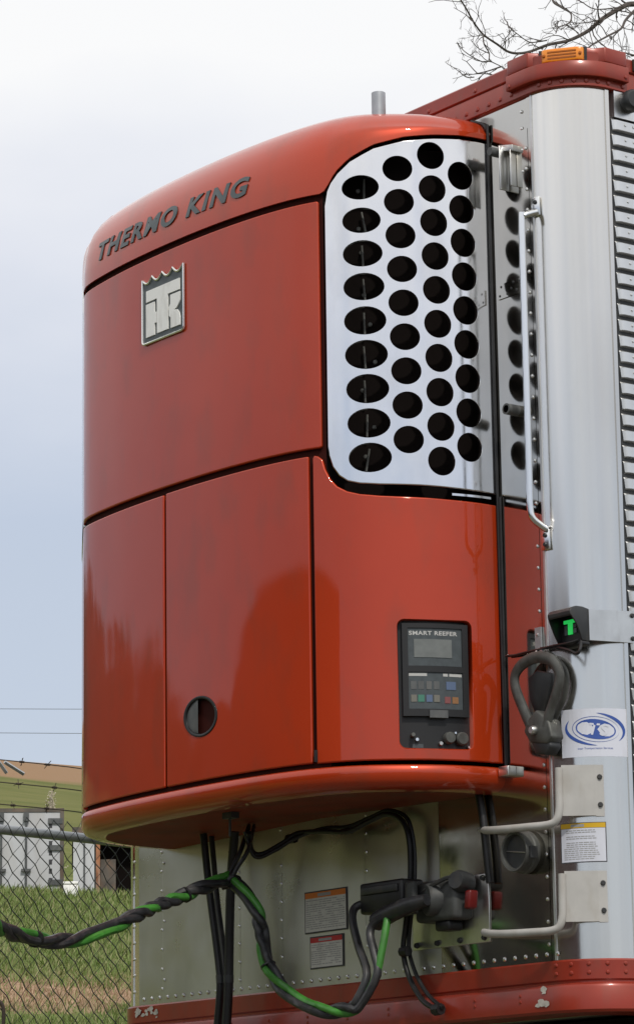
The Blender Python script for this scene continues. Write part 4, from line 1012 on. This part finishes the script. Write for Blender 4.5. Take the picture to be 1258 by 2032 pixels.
# ------------------------------------------------------------------ hose hanger
hk = thing('hose_hanger', 'grey cast metal loop hanger clamped to the wall beside the corner post', 'hanger', (1.13, -.03, 1.95))
lp = [pt(u, v, 1, -.045) for u, v in [(1052, 1440), (1040, 1412), (1023, 1368), (1021, 1342), (1032, 1322), (1052, 1308), (1074, 1304), (1096, 1312), (1108, 1332), (1109, 1352), (1100, 1385), (1088, 1420), (1082, 1442)]]
MB().tube(spline(lp, 6), .0185, 10, flat=.6).build('loop', M['cast'], hk)
lp2 = [pt(u, v, 1, -.012) for u, v in [(1084, 1312), (1102, 1312), (1118, 1328), (1123, 1352), (1117, 1385), (1102, 1420), (1090, 1446)]]
MB().tube(spline(lp2, 5), .0120, 9, flat=.6).build('loop_reflection', M['cast'], hk)  # added second loop, shaped as the mirror image of the first
tg = [pt(u, v, 1, -.026) for u, v in [(1046, 1345), (1064, 1330), (1094, 1336), (1092, 1360), (1078, 1415), (1062, 1420), (1050, 1390)]]
bevel(MB().prism(tg, (0, .016, 0)).build('tongue', M['dgrey'], hk), .004)
blk = [pt(u, v, 1, -.055) for u, v in [(1044, 1430), (1062, 1408), (1086, 1428), (1094, 1462), (1084, 1476), (1050, 1474), (1038, 1452)]]
bevel(MB().prism(blk, (0, .05, 0)).build('clamp', M['cast'], hk), .006)
b2 = [pt(u, v, 1, -.050) for u, v in [(1052, 1470), (1088, 1466), (1092, 1480), (1082, 1498), (1060, 1496)]]
bevel(MB().prism(b2, (0, .044, 0)).build('clamp_foot', M['dgrey'], hk), .006)
c_ = pt(1058, 1449, 1, -.058)
MB().lathe([(0, .012), (.010, .012), (.014, .004), (.014, -.004)], c_, (0, -1, 0), 12).build('clamp_bolt', M['alu'], hk)
p0 = pt(1068, 1284, 1, -.006)
MB().box((1.085, -.008, 2.262), (1.112, -.002, 2.348)).build('hanger_plate', M['galv'], hk)
MB().tube(spline([pt(1068, 1288, 1, -.012), pt(1062, 1297, 1, -.03), pt(1068, 1306, 1, -.045), pt(1077, 1296, 1, -.03), pt(1069, 1288, 1, -.012)], 4), .004, 6).build('chain_link', M['galv'], hk)
MB().dome((1.098, -.008, 2.325), (0, -1, 0), .006).build('plate_screw', M['rivet'], hk)

# ------------------------------------------------------------------ remote status light
rl = thing('status_light', 'black hooded status lamp with a lit green letter on an aluminium bracket', 'lamp', (1.3, 0, 2.28))
XP = 1.302
br = MB().prism([(XP, .195, 2.288), (XP, .012, 2.280), (XP, .012, 2.372), (XP, .195, 2.384)], (.006, 0, 0)); br.build('bracket', M['alu'], rl)
MB().prism([(XP, .195, 2.290), (XP, .199, 2.290), (XP, .199, 2.382), (XP, .195, 2.382)], (.009, 0, 0)).build('bracket_edge', M['alu'], rl)
bb = MB()
for z in (2.300, 2.370): bb.lathe([(0, .006), (.006, .006), (.008, 0)], (XP+.006, .184, z), (1, 0, 0), 8)
bb.each('bracket_bolt', M['dgrey'], rl)
sidep = [(.014, 2.277), (.014, 2.374), (-.010, 2.379), (-.035, 2.379), (-.052, 2.373), (-.061, 2.362), (-.060, 2.353), (-.050, 2.344), (-.036, 2.328), (-.024, 2.305), (-.014, 2.278)]
farp = sidep[:7]+[(-.054, 2.338), (-.045, 2.318), (-.034, 2.296), (-.022, 2.278)]
X0 = 1.205
def hood_side(x, th, P): return MB().prism([(x, y, z) for y, z in P], (th, 0, 0))
bevel(hood_side(XP-.002, .005, sidep).build('hood_cheek', M['dgrey'], rl), .0012)
bevel(hood_side(X0, .005, farp).build('hood_cheek', M['bezel'], rl), .0012)
tp = [(.014, 2.374), (-.010, 2.379), (-.035, 2.379), (-.052, 2.373), (-.061, 2.362), (-.060, 2.353)]
V = [(x, y, z) for y, z in tp for x in (X0+.002, XP)]+[(x, y+.003, z-.005) for y, z in tp for x in (X0+.002, XP)]
n = len(tp); F = [(2*i, 2*i+2, 2*i+3, 2*i+1) for i in range(n-1)]+[(2*n+2*i, 2*n+2*i+1, 2*n+2*i+3, 2*n+2*i+2) for i in range(n-1)]+[(2*n-2, 4*n-2, 4*n-1, 2*n-1)]
mesh('hood_top', V, F, M['dgrey'], rl)
MB().box((X0+.004, -.012, 2.279), (XP-.003, .013, 2.3725)).build('lens', M['bezel'], rl)
lz = 2.326
gl = MB().box((1.226, -.0165, lz+.010), (1.281, -.0125, lz+.020)).box((1.2445, -.0165, lz-.024), (1.2625, -.0125, lz+.0095))
gl.build('lit_letter', M['glow'], rl)
gm2 = mat('unlit_grey', (.10, .11, .12), .4)
MB().box((1.228, -.0155, lz-.024), (1.240, -.0125, lz+.004)).box((1.267, -.0155, lz-.004), (1.279, -.0125, lz+.004)).box((1.268, -.0155, lz-.022), (1.281, -.0125, lz-.008)).build('unlit_letter', gm2, rl)
bevel(MB().prism([(1.20, .014, 2.276), (1.307, .014, 2.276), (1.307, -.020, 2.276), (1.20, -.020, 2.276)], (0, 0, -.012)).build('base_plate', M['black'], rl), .003)
lcb = [MB().tube(spline([pt(u, v, 1, y) for u, v, y in P], 6), r_, 7) for P, r_ in (
    ([(1003, 1302, -.014), (1022, 1300, -.012), (1045, 1294, -.016), (1072, 1288, -.020), (1100, 1281, -.024), (1128, 1276, -.030), (1147, 1270, -.020)], .0042),
    ([(1072, 1287, -.018), (1100, 1284, -.020), (1128, 1290, -.03), (1144, 1297, -.034), (1150, 1288, -.03), (1152, 1272, -.015)], .0048))]
lcb[0].add(lcb[1].V, lcb[1].F)
tag(lcb[0].build('lamp_cable', M['black']), 'thin black lead running from the gasket to the green-lettered lamp', 'cable')

# ------------------------------------------------------------------ chain-link fence
XF = -2.40
fen = thing('chain_link_fence', 'chain-link fence with grey top rail and barbed wire strands', 'fence', (XF, 1.0, hgt(XF, 1.0)))
ztop = 2.122
def zr(y): return ztop-.030*(y-.25)
ys = np.linspace(-4, 9, 14)
MB().tube([(XF-.028, y, zr(y)) for y in ys], .0195, 12).build('top_rail', M['galv'], fen)
for y in (-2.6, 3.6, 6.6):
    MB().tube([(XF-.06, y, float(hgt(XF, y))-.2), (XF-.06, y, zr(y)+.06)], .03, 12).build('post', M['galv'], fen)
mb = MB(); pit = .0625
for k in range(-75, 180):
    for sgn in (1, -1):
        P = []; y0 = -4+k*pit
        for j in range(0, 66):
            z = ztop+.055-j*pit/2*1.18; y = y0+sgn*j*pit/2 if sgn > 0 else y0-j*pit/2
            if -3.6 < y < 8.4 and z > float(hgt(XF, y))-.05:
                side_ = .003 if j % 2 else -.003
                P.append((XF+side_*sgn, y+ (.004 if j % 2 else -.004), z-.030*(y-.25)))
        if len(P) > 2: mb.tube(P, .0026 if sgn > 0 else .0012, 3, cap=False)
o = mb.build('wire_mesh', M['wire'], fen, 180); o['kind'] = 'stuff'
for zo, sag, nm in ((.192, 0, 0), (.106, 0, 1), (.280, 0, 2)):
    P = []; bw = MB()
    for k in range(0, 61):
        y = -2+k*.16; P.append((XF+.01, y, zr(y)-.012+zo+.002*math.sin(k*1.7)))
    bw.tube(P, .0022, 5)
    for k in range(0, 60):
        p = Vector(P[k]).lerp(Vector(P[k+1]), .3+.4*random.random())
        bw.tube([p+Vector((0, -.010, 0)), p+Vector((0, .010, 0))], .0048, 6)
        for _ in range(2):
            d = Vector((random.uniform(-1, 1), random.uniform(-.5, .5), random.uniform(-1, 1))).normalized()*.020; bw.tube([p-d, p+d], .0015, 4)
    bw.build('barbed_wire', M['rustwire'], fen)
arm = MB()
for (a, b_) in (((-10, 1500), (14, 1534)), ((10, 1512), (48, 1536))):
    A_, B_ = pt(*a, 0, XF-.03), pt(*b_, 0, XF-.03); arm.tube([A_, B_], .008, 4)
arm.each('wire_arm', M['galv'], fen)

# bent rod at the left edge
rp = [ptd(u, v, 10.5) for u, v in [(-30, 1988), (-8, 1986), (2, 1989), (7, 2000), (8, 2020), (6, 2050), (3, 2120), (0, 2300)]]
tag(MB().tube(spline(rp, 5), .0062, 8).build('bent_rod', M['rustwire']), 'dark bent metal rod in front of the fence, low at the left', 'rod')

# ------------------------------------------------------------------ containers on the slope
q_ = ptd(140, 1600, 60)-CAM; VD = Vector((q_[0], q_[1], 0)).normalized(); VR = Vector((VD.y, -VD.x, 0))
def container(name, label, u_right, dep, top_v, wdt=2.44, hgtc=2.6, ln=6.0, grp=None):
    p = ptd(u_right, top_v, dep); base = Vector((p[0], p[1], p[2]-hgtc))-VR*wdt/2
    t_ = thing(name, label, 'container', tuple(base), grp); return t_, base
c1, b1 = container('shipping_container', 'white cargo container with closed rear doors and lock rods on the grassy slope', 128, 60, 1604)
def loc(b, x, y, z): return b+VR*x+VD*y+Vector((0, 0, z))
def cbox(mb, b, x0, x1, y0, y1, z0, z1): return mb.obox(loc(b, (x0+x1)/2, (y0+y1)/2, (z0+z1)/2), VR*(x1-x0)/2, VD*(y1-y0)/2, (0, 0, (z1-z0)/2))
cbox(MB(), b1, -1.2, 1.2, .06, 6, .05, 2.56).build('box_body', M['cont'], c1)
fm = MB(); cbox(fm, b1, -1.22, 1.22, -.03, .1, 2.53, 2.60); cbox(fm, b1, -1.22, 1.22, -.03, .1, 0, .12); cbox(fm, b1, 1.15, 1.22, -.035, .1, .12, 2.53); cbox(fm, b1, -1.22, -1.15, -.035, .1, .12, 2.53)
fm.build('door_frame', M['contframe'], c1)
for x0, x1 in ((-1.145, -.012), (.012, 1.145)):
    d_ = cbox(MB(), b1, x0, x1, -.015, .05, .125, 2.525).build('door', M['cont'], c1)
    mid = (x0+x1)/2
    for xr in ((.06, .52) if x0 > 0 else (-.52, -.06)):
        rb = MB().tube([loc(b1, xr, -.05, .10), loc(b1, xr, -.05, 2.5)], .022, 6)
        cbox(rb, b1, xr-.05, xr+.05, -.09, -.02, 2.36, 2.52); cbox(rb, b1, xr-.09, xr+.09, -.08, -.03, 1.42, 1.47)
        rb.build('lock_rod', M['grey_plastic'], d_)
    hb = MB()
    for z in (.5, 1.22, 1.86, 2.36): cbox(hb, b1, *((x1-.22, x1+.05) if x0 > 0 else (x0-.05, x0+.22)), -.05, -.016, z-.05, z+.05)
    hb.each('hinge', M['grey_plastic'], d_)
mk = MB(); r_ = np.random.RandomState(1)
for k in range(7):
    z = 2.28-k*.17; cbox(mk, b1, .94, 1.0, -.0175, -.016, z-.05, z+.05-.03*r_.rand())
mk.each('door_marking', M['ink'], c1)
c2, b2_ = container('shipping_container', 'open cargo container with dark inside and rust-edged door swung out', 418, 57, 1640, grp=None)
shell = MB(); cbox(shell, b2_, -1.22, 1.22, 0, 6, 2.5, 2.6); cbox(shell, b2_, -1.22, 1.22, 0, 6, -.05, .06); cbox(shell, b2_, 1.14, 1.22, 0, 6, .06, 2.5); cbox(shell, b2_, -.80, -.74, .02, 6, .06, 2.5); cbox(shell, b2_, -.74, 1.14, 5.9, 6, .06, 2.5)
shell.build('box_shell', M['contframe'], c2)
cbox(MB(), b2_, -.735, 1.135, .5, 5.85, .065, 2.495).build('interior_shade_block', M['dark'], c2)  # solid near-black block standing in for the shade inside
cbox(MB(), b2_, -.72, -.45, .2, .48, 1.45, 2.05).build('stored_crate', M['contframe'], c2)
cbox(MB(), b2_, -.80, -.73, -.06, .015, .02, 2.5).build('rusty_post', M['rust'], c2)
dd = cbox(MB(), b2_, -1.20, -.83, -.05, .01, -.02, 2.48).build('open_door', M['cont'], c2)
cbox(MB(), b2_, -1.02, -.99, -.07, -.052, .05, 2.4).build('door_edge', M['grey_plastic'], dd)
pb = ptd(141, 1748, 53)
bx = thing('cool_box', 'small white box on the grass beside the closed cargo container', 'box', (pb[0], pb[1], pb[2]-.3))
bb_ = Vector(pb)-Vector((0, 0, .3))
bevel(cbox(MB(), bb_, -.12, .12, 0, .2, 0, .24).build('box_body', M['ewhite'], bx), .01)
bevel(cbox(MB(), bb_, -.125, .125, -.01, .21, .245, .29).build('box_lid', M['ewhite'], bx), .01)
# pale dry bush above the container
rs = np.random.RandomState(21); bs = MB(); p0 = Vector(ptd(96, 1604, 84)); pz = float(hgt(p0.x, p0.y))
dry_root = Vector((p0.x, p0.y, pz))
topz = ptd(100, 1567, 84)[2]
for k in range(240):
    q = rs.uniform(.15, 1)**.8; tip = Vector((p0.x, p0.y, pz+(topz-pz)*q))+VR*rs.normal(.10*q, .17*(1.15-q))+VD*rs.normal(0, .15)
    root = dry_root+VR*rs.normal(0, .05); mid = root.lerp(tip, .6)+Vector(rs.normal(0, .04, 3))
    bs.tube([root, mid, tip], [.006, .005, .002], 3, cap=False)
    for _ in range(3): bs.obox(tip+Vector(rs.normal(0, .035, 3)), VR*.016*rs.uniform(.4, 1), VD*.012, Vector((rs.normal(0, .01), 0, .018*rs.uniform(.4, 1))))
tag(bs.build('dry_bush', M['pale']), 'pale dried bush standing above the closed container', 'bush')
# overhead wires
for (va, vb), lab in (((1406, 1408), 'upper of two thin overhead wires crossing the sky at left'), ((1453, 1457), 'lower of two thin overhead wires crossing the sky at left')):
    P = [ptd(u, va+(vb-va)*(u+200)/600, 120+u*.02) for u in range(-400, 420, 40)]
    tag(MB().tube(P, .010, 5).build('power_line', M['wire']), lab, 'wire', 'overhead wires')

# ------------------------------------------------------------------ bare tree behind the trailer
DT = 19.0
tree = thing('bare_tree', 'leafless tree with thin twigs reaching over the trailer corner', 'tree', tuple(np.append(ptd(1600, 900, DT)[:2], float(hgt(*ptd(1600, 900, DT)[:2])))))
rt_ = np.random.RandomState(4)
def limb3(pix, d0, d1):
    n = len(pix); return [ptd(u, v, d0+(d1-d0)*i/(n-1)) for i, (u, v) in enumerate(pix)]
base = Vector(tree.location)
trunk = [base-Vector((0, 0, .2)), base+Vector((.03, 0, 1.5)), base+Vector((.02, .05, 2.8)), Vector(ptd(1590, 120, DT)), Vector(ptd(1640, -250, DT))]
MB().tube(spline(trunk, 5), list(np.linspace(.17, .05, 21)), 10).build('trunk', M['bark'], tree)
limbs = [
 ([(1595, 180), (1450, 70), (1340, 10), (1258, 8), (1234, 14), (1192, 39), (1168, 60), (1129, 80), (1087, 89), (1045, 104), (1012, 104), (985, 87), (958, 68), (940, 45), (925, 18), (914, 0), (908, -20)], .028, .0038),
 ([(1590, 140), (1420, 20), (1300, -10), (1262, 18), (1241, 39), (1231, 57), (1204, 72), (1177, 87), (1160, 100)], .020, .004),
 ([(1600, 60), (1400, -60), (1200, -70), (1110, -30), (1096, 0), (1114, 15), (1132, 27), (1129, 45), (1108, 54), (1102, 66)], .017, .003),
 ([(1590, 230), (1420, 150), (1300, 120), (1258, 110), (1234, 104), (1208, 104)], .016, .003),
]
allp = []
for pix, r0, r1 in limbs:
    P = spline(limb3(pix, DT, DT-1.2), 5); R = list(r0*(r1/r0)**np.linspace(0, 1, len(P))**.8)
    MB().tube(P, R, 7).build('limb', M['bark'], tree); allp.append((P, R))
tw = MB()
subs = [([(958, 68), (960, 87), (970, 105), (972, 120), (994, 132), (1000, 140)], .0046), ([(972, 121), (955, 122), (925, 105), (912, 92), (908, 85)], .0038),
        ([(970, 106), (949, 96), (934, 80)], .0034), ([(1084, 80), (1066, 83), (1048, 83), (1024, 66), (1010, 54), (1006, 43)], .0040), ([(1024, 66), (1008, 78), (990, 92)], .003),
        ([(1006, 43), (1010, 62), (1008, 78)], .0028), ([(994, 132), (967, 141), (940, 147)], .005), ([(940, 153), (925, 153), (908, 140), (892, 129)], .0034), ([(985, 150), (960, 146), (930, 148)], .004),
        ([(1147, 66), (1126, 51), (1112, 60)], .0034), ([(1192, 39), (1150, 46), (1110, 40)], .0036), ([(1234, 14), (1180, 18), (1150, 2), (1120, -8)], .0042),
        ([(1204, 72), (1190, 50), (1160, 30)], .0034), ([(1231, 57), (1216, 76), (1230, 92)], .003), ([(1129, 80), (1100, 70), (1060, 84)], .0036), ([(940, 45), (925, 30), (900, 15)], .003), ([(958, 68), (940, 72), (928, 66)], .0024),
        ([(1087, 89), (1075, 104), (1060, 112)], .003), ([(1168, 60), (1175, 85), (1182, 104)], .003), ([(1258, 60), (1235, 55), (1222, 40)], .003), ([(1258, 30), (1225, 5), (1190, -10)], .004)]
def dep_at(u): return DT-1.2*np.clip((1590-u)/680, 0, 1)
def twig(p, d, l, r, lev):
    P = [p]; dd = d.copy()
    for k in range(4):
        dd = dd+rt_.normal(0, .28, 3); dd /= np.linalg.norm(dd); P.append(P[-1]+dd*l/4)
    tw.tube(P, [r, r*.9, r*.8, r*.65, r*.45], 4, cap=False)
    if lev > 0:
        for k in (1, 2, 3, 4):
            if rt_.rand() < .55:
                e = dd+rt_.normal(0, .75, 3); e /= np.linalg.norm(e); twig(P[k], e, l*rt_.uniform(.3, .6), r*.65, lev-1)
for pix, r in subs:
    P = spline([ptd(u, v, dep_at(u)+rt_.uniform(-.15, .15)) for u, v in pix], 4); tw.tube(P, list(np.linspace(r, r*.5, len(P))), 5)
    for i in range(1, len(P), 3):
        e = P[min(i+1, len(P)-1)]-P[i-1]; e = e/np.linalg.norm(e)+rt_.normal(0, .7, 3); e /= np.linalg.norm(e); twig(P[i], e, rt_.uniform(.05, .13), r*.6, 1)
for P, R in allp:
    for i in range(14, len(P), 3):
        e = P[min(i+1, len(P)-1)]-P[i-1]; e = e/np.linalg.norm(e)+rt_.normal(0, .65, 3); e /= np.linalg.norm(e); twig(P[i], e, rt_.uniform(.08, .26), max(.0024, R[i]*.45), 2)
o = tw.build('twigs', M['bark'], tree); o['kind'] = 'stuff'
